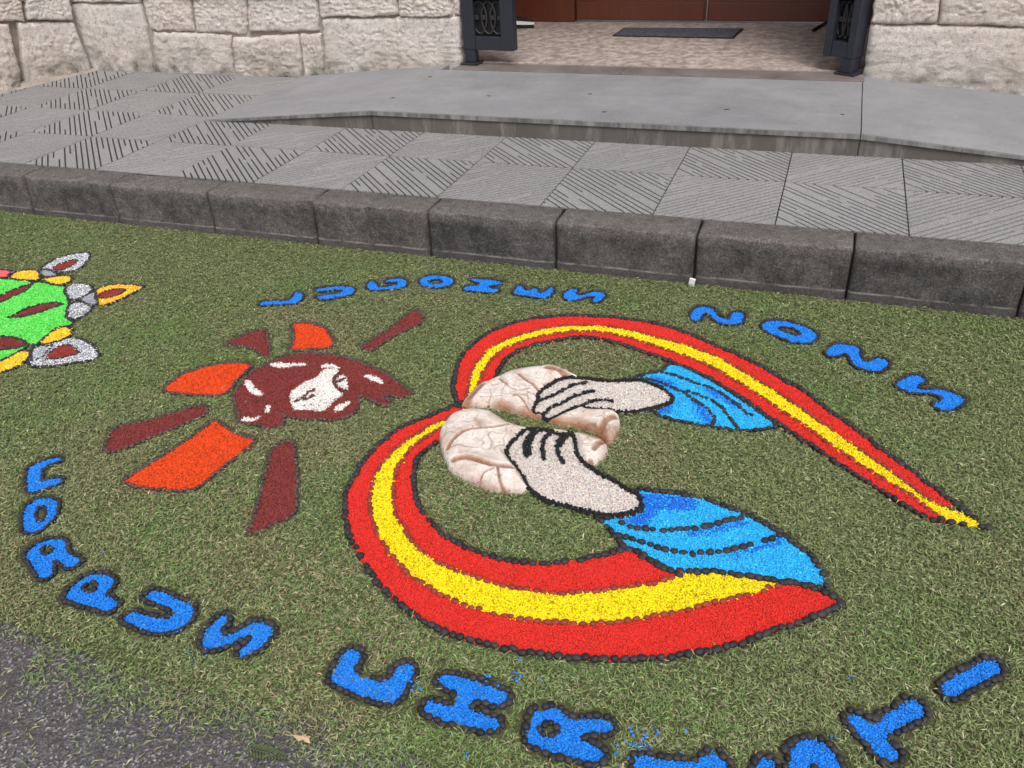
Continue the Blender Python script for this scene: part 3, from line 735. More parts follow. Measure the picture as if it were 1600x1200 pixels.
letter('blue oval letter O between two wavy letters N', V5d('810,350 850,320 920,310 1000,310 1100,335 1200,365 1280,400 1325,440 1325,480 1280,515 1200,525 1110,515 1020,485 920,445 840,405 810,380'), [V5d('945,375 990,360 1060,370 1130,385 1185,420 1180,455 1130,455 1060,435 990,415')], psc=.7, off=.006)
letter('wavy blue letter N between an oval O and an angular S', V6d('65,305 100,265 160,225 230,230 300,245 350,250 385,290 385,350 410,385 470,405 500,395 520,375 590,362 645,380 660,410 640,450 590,485 510,490 440,470 370,450 330,410 305,350 280,315 230,310 190,325 150,345 95,340'), psc=.75, off=.006)
letter('angular blue letter S with pointed corners beside a wavy N', V6d('735,615 800,575 870,535 930,525 990,545 1020,580 990,600 940,615 935,650 990,665 1060,660 1150,660 1220,675 1300,710 1405,755 1370,790 1310,840 1240,865 1170,850 1110,815 1130,790 1190,770 1190,745 1130,710 1050,690 960,690 870,695 810,665'), psc=.75, off=.006)
letter('blue letter C with loose grains beside the letter H', V1d('255,210 310,165 360,170 390,200 375,240 345,290 330,330 370,350 430,370 500,395 560,400 610,380 640,320 700,265 760,285 775,320 750,370 720,430 690,490 650,530 590,540 500,520 400,490 300,450 220,420 180,385 185,340 235,260'), sp=.05, specks=(.2,.2,.12))
letter('blue letter H between a C and an R, grains spilling out', V1d('970,385 1020,340 1100,370 1180,385 1260,410 1340,440 1440,470 1480,500 1450,545 1380,550 1290,525 1210,535 1175,580 1210,620 1290,650 1370,680 1410,700 1390,740 1310,740 1220,720 1120,690 1020,680 930,640 860,610 860,570 920,545 990,560 1050,590 1095,545 1100,490 1060,450 1000,425'), sp=.02, specks=(.2,.2,.12))
letter('blue letter R next to the letter H near the road edge', V2d('175,370 195,300 210,230 260,195 330,185 390,210 420,250 470,260 580,255 690,265 700,300 670,325 590,325 520,335 490,370 540,400 610,430 650,470 640,505 580,515 500,500 430,480 350,460 280,425 200,400'), [V2d('240,300 270,265 330,255 380,280 390,330 350,370 290,370 245,345')])
letter('blue bar letter I between an R and an S', PX('993,1184 1003,1181 1020,1186 1050,1189 1088,1192 1100,1183 1115,1176 1128,1184 1137,1200 1136,1218 1100,1232 1050,1230 1010,1222 996,1206'))
letter('blue letter S between a bar I and a letter T', PX('1182,1195 1195,1185 1208,1192 1214,1210 1225,1222 1236,1215 1236,1190 1237,1168 1258,1154 1280,1158 1300,1175 1312,1195 1316,1220 1300,1235 1285,1228 1290,1210 1278,1192 1268,1190 1262,1205 1258,1230 1235,1248 1205,1242 1186,1222'))
letter('blue letter T lying askew between an S and a bar I', V3d('640,430 680,400 720,425 780,455 830,430 900,380 960,340 1010,325 1050,360 1055,400 1000,420 930,455 880,490 840,530 870,570 915,605 905,630 850,650 815,620 780,575 730,530 690,480'))
letter('blue bar letter I at the end of the inscription beyond the T', V3d('1155,260 1190,220 1260,180 1330,140 1410,100 1455,120 1470,165 1420,190 1350,220 1290,260 1240,295 1200,300'))

# ---- sun rays round the head
RG = 'sun rays round the head'
def sunray(label, poly, base): return motif('sun_ray', label, 'sun ray', poly, (), base, RG, 'maroon_pebble', .0165, .003, it=1)
sunray('small maroon triangular ray above the hair', V3a('45,315 150,265 250,225 320,212 355,225 360,290 385,400 365,415 310,375 240,335 150,320'), MAR)
sunray('small orange fan shaped ray on top of the head', V3a('545,165 640,160 730,175 790,205 835,270 850,315 820,345 700,345 600,350 530,360 560,300 568,230'), ORA)
sunray('slim maroon ray pointing towards the kerb letters', V3a('1050,340 1110,300 1200,250 1300,180 1400,100 1450,60 1480,80 1510,140 1480,165 1380,210 1280,260 1200,310 1130,365'), MAR)
sunray('orange leaf shaped ray beside the back of the hair', V2a('420,550 480,500 560,450 680,410 800,388 920,385 980,405 920,445 870,490 840,540 800,580 720,585 600,580 500,570'), ORA)
sunray('long maroon ray between two orange rays', V2a('60,945 70,890 95,805 180,775 300,755 450,710 580,670 670,650 695,680 680,705 600,735 480,790 350,840 230,895 130,930'), MAR)
sunray('largest ray, an orange parallelogram below the head', V5a('185,600 330,510 500,410 650,310 780,215 850,165 910,210 990,260 1070,290 1140,300 1080,355 980,430 880,510 790,590 700,655 600,660 480,650 340,645 240,620'), ORA)
sunray('maroon ray widening below the beard, next to the orange parallelogram', V5a('1090,970 1130,870 1170,740 1210,590 1240,440 1270,360 1330,325 1405,315 1420,430 1425,560 1420,700 1425,810 1360,860 1250,910 1160,960'), MAR)

# ---- head
hair = chaikin(gr(V3a('125,700 140,640 190,590 230,540 290,500 370,465 450,420 560,390 680,380 800,390 920,410 1040,445 1160,495 1260,545 1340,610 1440,690 1340,710 1290,690 1210,690 1240,720 1290,765 1180,760 1130,720 1070,690 1035,680 1040,740 1020,800 960,850 860,865 720,865 600,860 500,850 480,820 485,900 440,920 350,930 290,900 220,895 160,880 140,800')), 1)
whites = [chaikin(gr(V3a(s)), 1) for s in (
 '375,462 430,450 520,455 650,450 660,468 560,475 470,490 410,480', '190,580 240,572 262,625 335,680 322,700 260,680 222,650 203,615',
 '748,470 820,455 890,475 907,497 830,488 770,488', '525,690 560,640 640,590 740,550 770,500 820,490 885,500 895,525 860,560 855,600 880,650 930,685 880,710 830,760 770,810 690,800 600,795 560,800 540,740',
 '875,570 915,530 945,560 965,640 935,655 890,625 870,600', '850,790 900,750 985,725 975,745 935,780 920,800 860,810', '1060,540 1110,535 1180,555 1222,590 1210,608 1160,590 1090,560',
 '350,765 375,760 390,790 370,825 350,810', '160,885 200,840 240,855 280,850 325,835 310,855 260,885 225,880 190,875 165,895')]
c = hair.mean(0); org = (c[0], c[1], .004)
hd = thing('head_picture', 'maroon and white picture of a bearded head with rays round it', 'head picture', org)
link('hair_grains', fill_mesh('hair_grains', hair, whites, MAR, org), M_grain, hd, kind='stuff')
for wpoly, nm in zip(whites, ('highlight', 'highlight', 'brow_highlight', 'face_grains', 'eye_patch', 'beard_highlight', 'highlight', 'highlight', 'highlight')):
    link(nm, fill_mesh(nm, wpoly, [], WHI, org, specks=(.2,.05,.05), sp=.02), M_grain, hd, kind='stuff')
link('face_lines', stroke_mesh('face_lines', [gr(V3a(s)) for s in ('570,742 620,715 670,670 720,655', '625,732 670,715 715,690', '893,530 860,560 850,600 880,645 945,662', '868,602 900,592 930,575')], .0045, (.10,.045,.04), org, z=FZ), M_grain, hd, kind='stuff')
pebbles(hd, offset(hair, .002), True, 'maroon_pebble', .0165)

# ---- green emblem at the end of the grass
t_poly = V1a('-330,330 -200,330 0,375 120,385 200,390 260,410 340,405 420,430 520,440 490,470 530,540 520,620 510,690 560,710 560,740 500,745 440,770 360,820 300,880 250,885 210,890 150,940 60,985 0,1010 -160,1040 -320,1000 -400,800 -420,560')
P = chaikin(gr(t_poly), 1); c = P.mean(0); org = (c[0], c[1], .004)
em = thing('emblem', 'bright green emblem with maroon leaves and gold and silver petals', 'emblem', org)
leaves = ['-200,640 -60,585 0,560 100,515 200,470 265,405 160,440 60,480 -60,540 -160,590', '45,685 120,650 220,600 320,575 420,560 500,570 420,600 300,640 180,670', '-180,880 -80,850 0,825 90,830 170,850 215,890 150,915 60,925 -20,935 -140,940']
LV = [chaikin(gr(V1a(s)), 1) for s in leaves]
link('green_grains', fill_mesh('green_grains', P, LV, GRN, org, specks=(.25,.7,.2), sp=.2), M_grain, em, kind='stuff')
def em_part(nm, s, col, holes=(), peb='black_pebble', sp=0, specks=None, var=.15):
    Q = chaikin(gr(V1a(s) if isinstance(s, str) else s), 1); Hs = [chaikin(gr(V1a(h)), 1) for h in holes]
    link(nm, fill_mesh(nm, Q, Hs, col, org, specks=specks, sp=sp, var=var, zt=FZ+.002), M_grain, em, kind='stuff')
    pebbles(em, Q, True, peb, .0205, sc=.68)
    return Q
for q in LV:
    link('leaf_grains', fill_mesh('leaf_grains', q, [], MAR, org), M_grain, em, kind='stuff'); pebbles(em, q, True, sc=.66)
em_part('pink_grains', '-160,300 -80,310 0,308 80,315 125,325 60,345 50,365 0,372 -160,365', PNK)
gs_ = dict(sp=.35, specks=(.9,.62,.06), var=.25); ss_ = dict(sp=.4, specks=(.72,.72,.74), var=.35)
em_part('gold_petal', '65,370 110,330 180,310 270,310 310,340 310,380 260,388 150,388', GLD, **gs_)
em_part('gold_petal', '325,380 380,370 470,355 540,350 570,375 540,405 480,425 420,425 370,400', GLD, **gs_)
em_part('grey_grains', '310,310 370,305 410,320 470,345 400,360 330,365', GRY)
em_part('silver_petal', '310,298 400,240 490,200 600,180 710,170 690,230 640,290 570,320 520,325 440,322 400,310 360,300', SIL, ['410,290 470,260 560,230 610,230 580,265 510,300 440,315'], **ss_)
em_part('petal_heart', '410,290 470,260 560,230 610,230 580,265 510,300 440,315', (.26,.035,.025))
em_part('silver_petal', '500,460 560,420 640,410 710,430 725,470 660,510 590,545 540,540 520,490', SIL, **ss_)
em_part('silver_petal', '540,580 590,560 650,565 710,590 715,620 650,670 580,700 520,680 510,640', SIL, **ss_)
em_part('grey_grains', '620,545 680,500 740,475 755,500 740,530 770,560 740,590 690,575', GRY)
em_part('gold_petal', '755,460 830,430 950,420 1060,430 1140,435 1080,465 960,530 850,575 760,590 780,560 745,520', (.78,.36,.02), ['760,530 780,490 850,465 960,455 990,465 930,500 850,530'], **gs_)
em_part('petal_heart', '760,530 780,490 850,465 960,455 990,465 930,500 850,530', (.26,.035,.025))
em_part('gold_petal', '300,880 350,830 420,770 490,745 560,770 560,810 520,840 430,870 350,890', GLD, **gs_)
em_part('silver_petal', '215,1050 250,920 350,890 450,870 530,840 620,840 700,880 760,930 785,985 720,1010 600,1030 450,1055 330,1065', SIL, ['350,1000 400,940 480,900 540,890 590,930 630,960 540,985 430,1005'], **ss_)
em_part('petal_heart', '350,1000 400,940 480,900 540,890 590,930 630,960 540,985 430,1005', (.26,.035,.025))
em_part('grey_grains', '250,925 350,900 420,895 370,940 340,985 280,1010 240,1020', GRY)
em_part('gold_petal', '-140,1070 -60,1050 0,1030 80,980 170,945 230,935 235,985 190,1030 100,1080 40,1105 -60,1115 -150,1110', GLD, **gs_)
pebbles(em, offset(P, .004), True, sc=.66)

# ---- ribbons
U0 = spline(gr(PX('718,634 712,622 709,605 711,587 716,567 730,547 752,527 780,512 810,502 842,496 880,493 917,493 955,495 992,499 1030,506 1082,523 1122,541 1157,556 1192,574 1227,594 1262,615 1295,641 1333,667 1371,697 1414,726 1456,759 1497,790 1545,824')))
U1 = spline(gr(PX('726,634 728,622 731,605 737,580 747,562 767,542 790,530 820,520 855,512 892,508 930,508 967,512 1005,520 1042,530 1080,541 1122,557 1157,577 1192,597 1227,620 1262,644 1295,667 1342,700 1390,733 1437,769 1473,790 1502,801 1538,822')))
U2 = spline(gr(PX('735,634 738,620 747,600 755,580 767,562 785,546 810,535 840,526 870,520 905,517 942,519 975,525 1005,534 1042,546 1085,561 1122,578 1157,599 1192,621 1227,645 1262,667 1295,692 1342,723 1390,752 1437,783 1466,805 1482,814 1535,824')))
U3 = spline(gr(PX('764,632 768,618 772,603 776,587 782,572 795,557 815,545 842,536 870,531 900,527 930,528 960,534 992,544 1030,557 1055,567 1080,577 1105,589 1140,609 1175,631 1210,656 1245,681 1271,697 1319,729 1366,759 1402,781 1437,802 1468,814 1484,816')))
c = np.vstack([U0, U3]).mean(0); org = (c[0], c[1], .004)
RBG = 'red and yellow ribbons'
ru = thing('ribbon', 'red and yellow ribbon arching over the bread, tapering to a long yellow tip', 'ribbon', org, RBG)
i1 = int(len(U1)*.955)
link('red_band', fill_mesh('red_band', np.vstack([U0[:int(len(U0)*.965)], U1[:i1][::-1]]), [], RED, org, s=.0032, var=.10), M_grain, ru, kind='stuff')
link('yellow_band', fill_mesh('yellow_band', np.vstack([U1, U2[::-1]]), [], YEL, org, var=.13, specks=(.42,.29,.0), sp=.13), M_grain, ru, kind='stuff')
link('red_band', fill_mesh('red_band', np.vstack([U2[:int(len(U2)*.945)], U3[::-1]]), [], RED, org, s=.0032, var=.10), M_grain, ru, kind='stuff')
pebbles(ru, U0, False); pebbles(ru, U3, False); pebbles(ru, U1[:i1], False, 'red_pebble', .019); pebbles(ru, U2[:int(len(U2)*.95)], False, 'red_pebble', .019)
pebbles(ru, U2[int(len(U2)*.955):], False)

L0 = spline(gr(PX('722,628 712,632 700,637 676,648 650,658 626,668 604,684 580,706 560,732 546,756 539,780 539,804 546,834 560,863 583,901 615,935 655,964 698,987 747,1001 799,1014 856,1022 914,1028 971,1029 1020,1027 1070,1022 1120,1013 1165,1001 1202,987 1244,973 1287,957 1313,942')))
L1 = spline(gr(PX('726,636 712,645 696,654 674,663 652,676 632,688 612,706 596,724 584,746 579,770 578,794 584,816 590,832 606,860 632,889 664,914 701,934 741,950 784,960 828,968 885,973 943,973 1000,966 1021,962 1064,955 1106,944 1149,933 1191,922 1227,909')))
L2 = spline(gr(PX('730,648 710,658 690,668 672,678 656,688 638,704 626,722 618,742 614,764 615,786 620,804 632,826 644,844 666,866 698,883 735,898 776,911 816,919 856,925 899,925 943,921 1000,912 1017,910 1042,904 1062,897')))
L3 = spline(gr(PX('735,660 710,672 686,688 672,696 658,708 650,722 647,740 647,760 650,778 658,796 672,814 690,832 712,846 727,855 764,868 807,876 856,879 899,875 943,866 965,860 982,859 1000,866 1021,878 1042,890 1062,896')))
E1 = spline(gr(PX('1062,896 1085,892 1106,892 1149,897 1191,904 1227,909'))); E2 = spline(gr(PX('1227,909 1255,915 1283,923 1304,932 1314,941')))
c = np.vstack([L0, L3]).mean(0); org = (c[0], c[1], .004)
rl = thing('ribbon', 'broad red and yellow ribbon curving round below the bread to the lower sleeve', 'ribbon', org, RBG)
link('red_band', fill_mesh('red_band', np.vstack([L0, E2[::-1], L1[::-1]]), [], RED, org, s=.0032, var=.10), M_grain, rl, kind='stuff')
link('yellow_band', fill_mesh('yellow_band', np.vstack([L1, E1[::-1], L2[::-1]]), [], YEL, org, var=.13, specks=(.42,.29,.0), sp=.13), M_grain, rl, kind='stuff')
link('red_band', fill_mesh('red_band', np.vstack([L2, L3[::-1]]), [], RED, org, s=.0032, var=.10), M_grain, rl, kind='stuff')
pebbles(rl, L0, False); pebbles(rl, L3, False); pebbles(rl, L1, False, 'red_pebble', .019); pebbles(rl, L2, False, 'red_pebble', .019); pebbles(rl, E2, False)

# ---- sleeves
SG = 'blue sleeves of the two arms'
su = V2c('690,110 760,90 860,70 890,35 920,30 1010,65 1100,105 1200,165 1300,230 1400,305 1510,382 1450,390 1380,400 1290,405 1210,395 1150,380 1080,375 990,355 900,340 800,300 900,262 925,235 880,190 800,145 740,125')
DB = (.012, .15, .64)
pu = [(gr(V5c(s)), DB) for s in ('60,610 150,620 260,650 330,700 430,770 350,750 230,700 120,660', '110,920 220,885 320,855 260,945 180,945', '420,780 520,840 610,930 650,1010 610,1060 560,990 480,880', '540,690 660,720 780,790 880,860 850,890 740,820 600,750')]
P = chaikin(gr(su), 1); c = P.mean(0); org = (c[0], c[1], .004)
s1 = thing('sleeve', 'light blue sleeve tucked against the inside of the ribbon arch', 'sleeve', org, SG)
link('blue_grains', fill_mesh('blue_grains', P, [], LBL, org, patches=pu, var=.13, specks=(.05,.5,.8), sp=.12), M_grain, s1, kind='stuff')
k0 = offset(P, .003); pebbles(s1, k0, True, sc=.72)
for s in ('20,630 120,650 230,690 350,740 450,800 560,870 630,940 660,1000 640,1050', '160,570 270,595 400,640 550,690 680,740 780,800 860,860 930,920 990,960', '440,750 530,780 640,830 720,880 790,960 840,1030 870,1090'):
    pebbles(s1, spline(gr(V5c(s))), False, sc=.72)
sl = PX('932,805 954,810') + V2c('620,898 690,888 730,862 742,830 728,790 700,756') + PX('1000,764 1042,768 1085,776 1127,789 1168,804 1202,823 1219,833 1244,850 1270,872 1285,891 1289,919 1255,913 1225,907 1191,902 1149,895 1106,890 1064,893 1042,886 1021,875 1000,863 981,855 968,844 957,830 943,816')
pl = [(gr(V2c(s)), DB) for s in ('720,765 850,765 980,780 1060,800 1040,860 950,850 850,860 790,900 760,950 690,950 620,925 640,905 710,890 750,850 740,810', '980,990 1100,962 1250,930 1330,905 1345,935 1250,955 1120,985 1000,1005', '1210,1125 1300,1090 1400,1060 1520,1012 1570,1040 1450,1075 1330,1105 1240,1135')]
P = chaikin(gr(sl), 1); c = P.mean(0); org = (c[0], c[1], .004)
s2 = thing('sleeve', 'light blue sleeve with two dark pebble folds resting on the broad ribbon', 'sleeve', org, SG)
link('blue_grains', fill_mesh('blue_grains', P, [], LBL, org, patches=pl, var=.13, specks=(.05,.5,.8), sp=.12), M_grain, s2, kind='stuff')
pebbles(s2, offset(P, .002), True)
for s in ('500,895 560,910 620,935 700,960 780,970 880,970 980,970 1080,955 1180,930 1290,905 1340,890', '600,1005 680,1020 760,1045 850,1075 950,1100 1050,1105 1150,1100 1250,1085 1350,1060 1450,1030 1520,1005'):
    pebbles(s2, spline(gr(V2c(s))), False)

# ---- hands of pale grains
HG = 'two pale hands holding the bread'
hu = V2c('150,245 145,215 180,180 250,135 320,115 400,120 500,135 620,135 720,130 780,145 860,180 920,235 900,260 810,290 720,310 640,315 560,305 480,300 420,295 405,275 350,295 280,325 230,355 200,362 180,350 180,325 130,325 118,310 130,270')
P_hu = chaikin(gr(hu), 1); c = P_hu.mean(0); org = (c[0], c[1], .004)
h1 = thing('hand', 'pale speckled hand with long straight fingers on the far half of bread', 'hand', org, HG)
link('skin_grains', fill_mesh('skin_grains', P_hu, [], SKIN, org, specks=(.36,.31,.28), sp=.09, var=.10, zt=FZ+.004), M_grain, h1, kind='stuff')
INK = (.012, .011, .012)
link('outline', stroke_mesh('outline', [np.vstack([P_hu, P_hu[:1]])], .0085, INK, org, z=FZ+.006), M_grain, h1, kind='stuff')
for s in ('810,345 900,310 1000,260 1090,215 1190,205', '850,450 900,400 1000,360 1080,310 1200,275 1250,265', '1160,380 1200,350 1290,340 1390,345'):
    link('finger_line', stroke_mesh('finger_line', [spline(gr(V1c(s)))], .006, INK, org, z=FZ+.006), M_grain, h1, kind='stuff')
hl = V1c('545,750 570,700 640,620 700,570 750,565 830,575 900,575 950,600 1000,610 1080,600 1100,680 1110,760 1150,820 1200,860 1300,920 1420,980 1520,1050')+PX('992,770 1001,782 1003,792')+V2c('728,862 690,886 620,897 560,905 480,890 400,875 300,845 200,825 130,780 90,740 50,670 0,605')
P_hl = chaikin(gr(hl), 1); c = P_hl.mean(0); org = (c[0], c[1], .004)
h2 = thing('hand', 'pale speckled hand with curled fingers on the near half of bread', 'hand', org, HG)
link('skin_grains', fill_mesh('skin_grains', P_hl, [], SKIN, org, specks=(.36,.31,.28), sp=.09, var=.10, zt=FZ+.004), M_grain, h2, kind='stuff')
link('outline', stroke_mesh('outline', [np.vstack([P_hl, P_hl[:1]])], .010, INK, org, z=FZ+.006), M_grain, h2, kind='stuff')
for s in ('770,580 720,640 700,700 710,775', '790,590 750,640 735,700 740,765', '910,590 860,630 840,700 850,800', '1000,610 965,660 955,720 975,780 1005,835', '1040,610 1000,650 980,700'):
    link('finger_line', stroke_mesh('finger_line', [spline(gr(V1c(s)))], .009, INK, org, z=FZ+.006), M_grain, h2, kind='stuff')

# ---- the two halves of a real loaf
M_bread = mat('bread_crust', rough=.85, spec=.2); n = N(M_bread)
a_ = n.new('ShaderNodeVertexColor'); a_.layer_name = 'Col'
bc = n.mix(1, a_.outputs[0], n.ramp(n.noise(45, 6, .7), [(.3,.78),(.6,1.05),(.8,1.12)]), 'MULTIPLY')
ck = n.voro(26, 'DISTANCE_TO_EDGE'); bc = n.mix(n.math('MULTIPLY', n.ramp(ck, [(.0,1),(.028,0)]), n.ramp(n.noise(11, 4), [(.5,0),(.66,.5)])), bc, (.24,.12,.07))
fl = n.ramp(n.noise(22, 8, .75), [(.40,0),(.60,1)]); bc = n.mix(n.math('MULTIPLY', fl, .10), bc, (.80,.74,.69))
fs = n.ramp(n.noise(34, 7, .72, stretch=(1,2.2,1)), [(.355,.85),(.40,0)]); bc = n.mix(n.math('MULTIPLY', fs, .9), bc, (.27,.13,.07))
n.color(bc); n.bump(n.noise(28, 9, .75), .8, .010); n.bump(n.noise(90, 6, .7), .6, .005); n.bump(n.ramp(ck, [(.0,0),(.05,1)]), .35, .003)
def segdist(Q, L):
    d = np.full(len(Q), 9.)
    for a, b in zip(L[:-1], L[1:]):
        ab = b-a; t = np.clip(((Q-a)@ab)/(ab@ab+1e-12), 0, 1); d = np.minimum(d, np.linalg.norm(Q-(a+t[:, None]*ab), axis=1))
    return d
FLOUR = np.array((.76,.68,.62)); CRUST = np.array((.33,.155,.085)); PINKISH = np.array((.54,.40,.33))
def loaf(name, parent, outline, hand, torn, cuts, H, wrap=.075, org=(0,0,0), near=.036):
    """height-field dome over the outline, leaving the hand free"""
    P = chaikin(gr(outline, .012), 1); s = .0026; lo, hi = P.min(0)-.01, P.max(0)+.01
    nx, ny = int((hi[0]-lo[0])/s)+1, int((hi[1]-lo[1])/s)+1
    gx, gy = np.meshgrid(lo[0]+np.arange(nx)*s, lo[1]+np.arange(ny)*s); Q = np.c_[gx.ravel(), gy.ravel()]
    ok = inside(Q, P); d = segdist(Q, np.vstack([P, P[:1]]))
    dt = segdist(Q, spline(gr(torn, .02))) if torn else np.full(len(Q), 9.)
    dh = segdist(Q, np.vstack([hand, hand[:1]])); ih = inside(Q, hand)
    t = np.clip(d/wrap, 0, 1); prof = np.sqrt(np.clip(1-(1-t)**2, 0, 1))
    nz = np.array([noise.noise((x*9, y*9, H*40))*.006+noise.noise((x*26, y*26, H*10))*.0028+noise.noise((x*70, y*70, 2))*.0012 for x, y in Q.tolist()])
    z = H*(.35+.65*prof)*(t > 0)+nz*.8
    z = z*np.clip((dt+.016)/.024, .6, 1)
    low = np.clip(dh/near, 0, 1); z = np.where(ih, .004, np.minimum(z, .014+(H*1.15)*low**.7+nz*.6))
    col = np.repeat(FLOUR[None], len(Q), 0)
    wv = [(x+.012*noise.noise((x*30, y*30, 8)), y+.012*noise.noise((x*30, y*30, 18))) for x, y in Q.tolist()]
    crk = np.array([min(abs(noise.noise((x*17, y*11, 31+H))), 1.6*abs(noise.noise((x*12+7, y*24, 3+H)))) for x, y in wv])
    act = np.clip(np.array([noise.noise((x*8, y*8, 77)) for x, y in Q.tolist()])*2.2+.55, 0, 1); crk = np.clip(1-crk/.045, 0, 1)*act
    f = np.array([noise.noise((x*14, y*14, 5)) for x, y in Q.tolist()]); col = col+(PINKISH-FLOUR)*np.clip(f*1.3+.02, 0, 1)[:, None]
    k = np.clip(1-d/.034, 0, 1)*np.clip(.62+f*1.5, 0, 1); col = col*(1-.7*k[:, None])+CRUST*.7*k[:, None]
    k = np.clip(1.25-dt/.022, 0, 1)*np.clip(.75+f, 0, 1); col = col*(1-k[:, None])+np.array((.34,.155,.075))*k[:, None]
    col = col*(1-.75*crk[:, None])+np.array((.28,.13,.07))*.75*crk[:, None]; z = z-np.where(ih, 0, crk*.0022)
    for line, wd, dep in cuts:
        dc = segdist(Q, spline(gr(line, .03), .02)); k = np.clip(1.25-dc/wd, 0, 1)
        k2 = np.clip(k*1.4, 0, 1); col = col*(1-.92*k2[:, None])+np.array((.27,.115,.06))*.92*k2[:, None]
        lip = np.exp(-((dc-wd*1.5)/(wd*.6))**2)*.0025
        z = z-np.where(ih, 0, k*dep)+np.where(ih, 0, lip)
    z = np.maximum(z, .004); V = np.c_[Q, z]
    idx = np.arange(nx*ny).reshape(ny, nx); a = idx[:-1, :-1].ravel(); b = idx[:-1, 1:].ravel(); c_ = idx[1:, 1:].ravel(); d_ = idx[1:, :-1].ravel()
    keep = (ok[a] | ok[b] | ok[c_] | ok[d_]); keep &= ~(ih[a] & ih[b] & ih[c_] & ih[d_] & (np.minimum.reduce([dh[a], dh[b], dh[c_], dh[d_]]) > .01))
    out = ~ok; V[out, 2] = .002
    F = np.c_[a, b, c_, d_][keep]; used = np.unique(F); rm = np.full(len(V), -1); rm[used] = np.arange(len(used))
    V = V[used]; V -= np.array(org)[None]; MASKS.append((P, []))
    link(name, npmesh(name, V, rm[F], np.clip(col[used], .01, .95), True), M_bread, parent)
BG = 'two halves of a broken loaf'
lo_out = V1c('35,640 40,580 70,520 130,450 200,420 280,405 350,410 430,430 510,470 555,510 620,535 700,560 900,575 1080,600 1180,605 1270,635 1340,680 1355,720 1320,780 1260,830 1190,850 1000,900 800,1000 700,1045 600,1050 500,1040 400,1020 300,980 200,940 120,880 80,800 50,720')
c = gr(lo_out).mean(0); org = (c[0], c[1], .004)
b1 = thing('bread_half', 'near half of a floury round loaf with deep scored slashes, under the curled hand', 'bread', org, BG)
loaf('crust', b1, lo_out, P_hl, V1c('1180,600 1270,635 1340,680'), [(V1c('95,710 150,650 230,590 330,565 450,550 570,525'), .0065, .007), (V1c('150,795 250,790 350,820 480,860 560,865 620,870'), .010, .008),
     (V1c('490,880 500,940 520,990 580,1020 660,1020'), .004, .004), (V1c('350,960 380,910 460,890'), .0025, .003), (V1c('1240,720 1270,690 1300,670'), .008, .004), (V1c('1180,820 1210,790 1230,800'), .006, .004), (V1c('640,900 690,910 740,960'), .003, .003)], .040, org=org, wrap=.05)
up_out = V1c('200,372 290,270 370,200 470,168 560,128 680,98 800,83 900,76 1000,93 1075,140 1200,200 1330,380 1430,455 1447,530 1405,640 1350,675 1285,625 1255,588 1180,552 1080,532 1000,525 910,512 830,475 750,462 620,432 500,388 400,378 300,388 220,385')
c = gr(up_out).mean(0); org = (c[0], c[1], .004)
b2_ = thing('bread_half', 'far half of a floury round loaf with torn edge, under the straight fingered hand', 'bread', org, BG)
loaf('crust', b2_, up_out, P_hu, V1c('205,378 300,385 400,372 500,382 620,425 750,455 830,470 1000,520 1080,525 1180,545 1260,580 1345,670'),
     [(V1c('235,350 290,290 370,205'), .010, .002), (V1c('500,170 530,195 560,220'), .005, .005), (V1c('650,140 720,190 810,235'), .006, .006), (V1c('600,295 660,320 700,360 740,410'), .003, .003), (V1c('880,85 960,95 1070,140'), .012, .004),
      (V1c('850,195 900,170 940,155'), .003, .003), (V1c('1300,560 1330,500 1400,460'), .012, .004), (V1c('1130,520 1200,510 1240,520'), .006, .004), (V1c('540,215 640,270 740,250'), .0022, .002)], .037, org=org, near=.06, wrap=.045)

# ------------------------------------------------------------------ grass
res = .006; gx0, gy0 = -6.6, .55; NX, NY = int(9.4/res), int(2.35/res)
mask = np.zeros((NY, NX), bool)
for poly, holes in MASKS:
    lo, hi = poly.min(0), poly.max(0); i0, i1_ = int((lo[0]-gx0)/res)-1, int((hi[0]-gx0)/res)+2; j0, j1 = int((lo[1]-gy0)/res)-1, int((hi[1]-gy0)/res)+2
    i0, j0 = max(i0, 0), max(j0, 0); i1_, j1 = min(i1_, NX), min(j1, NY)
    if i1_ <= i0 or j1 <= j0: continue
    X, Y = np.meshgrid(gx0+(np.arange(i0, i1_)+.5)*res, gy0+(np.arange(j0, j1)+.5)*res); q = np.c_[X.ravel(), Y.ravel()]
    m_ = inside(q, poly)
    for h in holes: m_ &= ~inside(q, h)
    mask[j0:j1, i0:i1_] |= m_.reshape(X.shape)
for x, y in PEBPTS:
    i, j = int((x-gx0)/res), int((y-gy0)/res)
    if 1 <= i < NX-1 and 1 <= j < NY-1: mask[j-1:j+2, i-1:i+2] = True
def vnoise(Q, sc, seed, n=96):
    """cheap tiling value noise"""
    r = np.random.default_rng(seed); T = r.random((n, n)); p = Q*sc; i = np.floor(p).astype(int); f = p-i; f = f*f*(3-2*f)
    a = T[i[:,1]%n, i[:,0]%n]; b = T[i[:,1]%n, (i[:,0]+1)%n]; c = T[(i[:,1]+1)%n, i[:,0]%n]; d = T[(i[:,1]+1)%n, (i[:,0]+1)%n]
    return (a*(1-f[:,0])+b*f[:,0])*(1-f[:,1])+(c*(1-f[:,0])+d*f[:,0])*f[:,1]
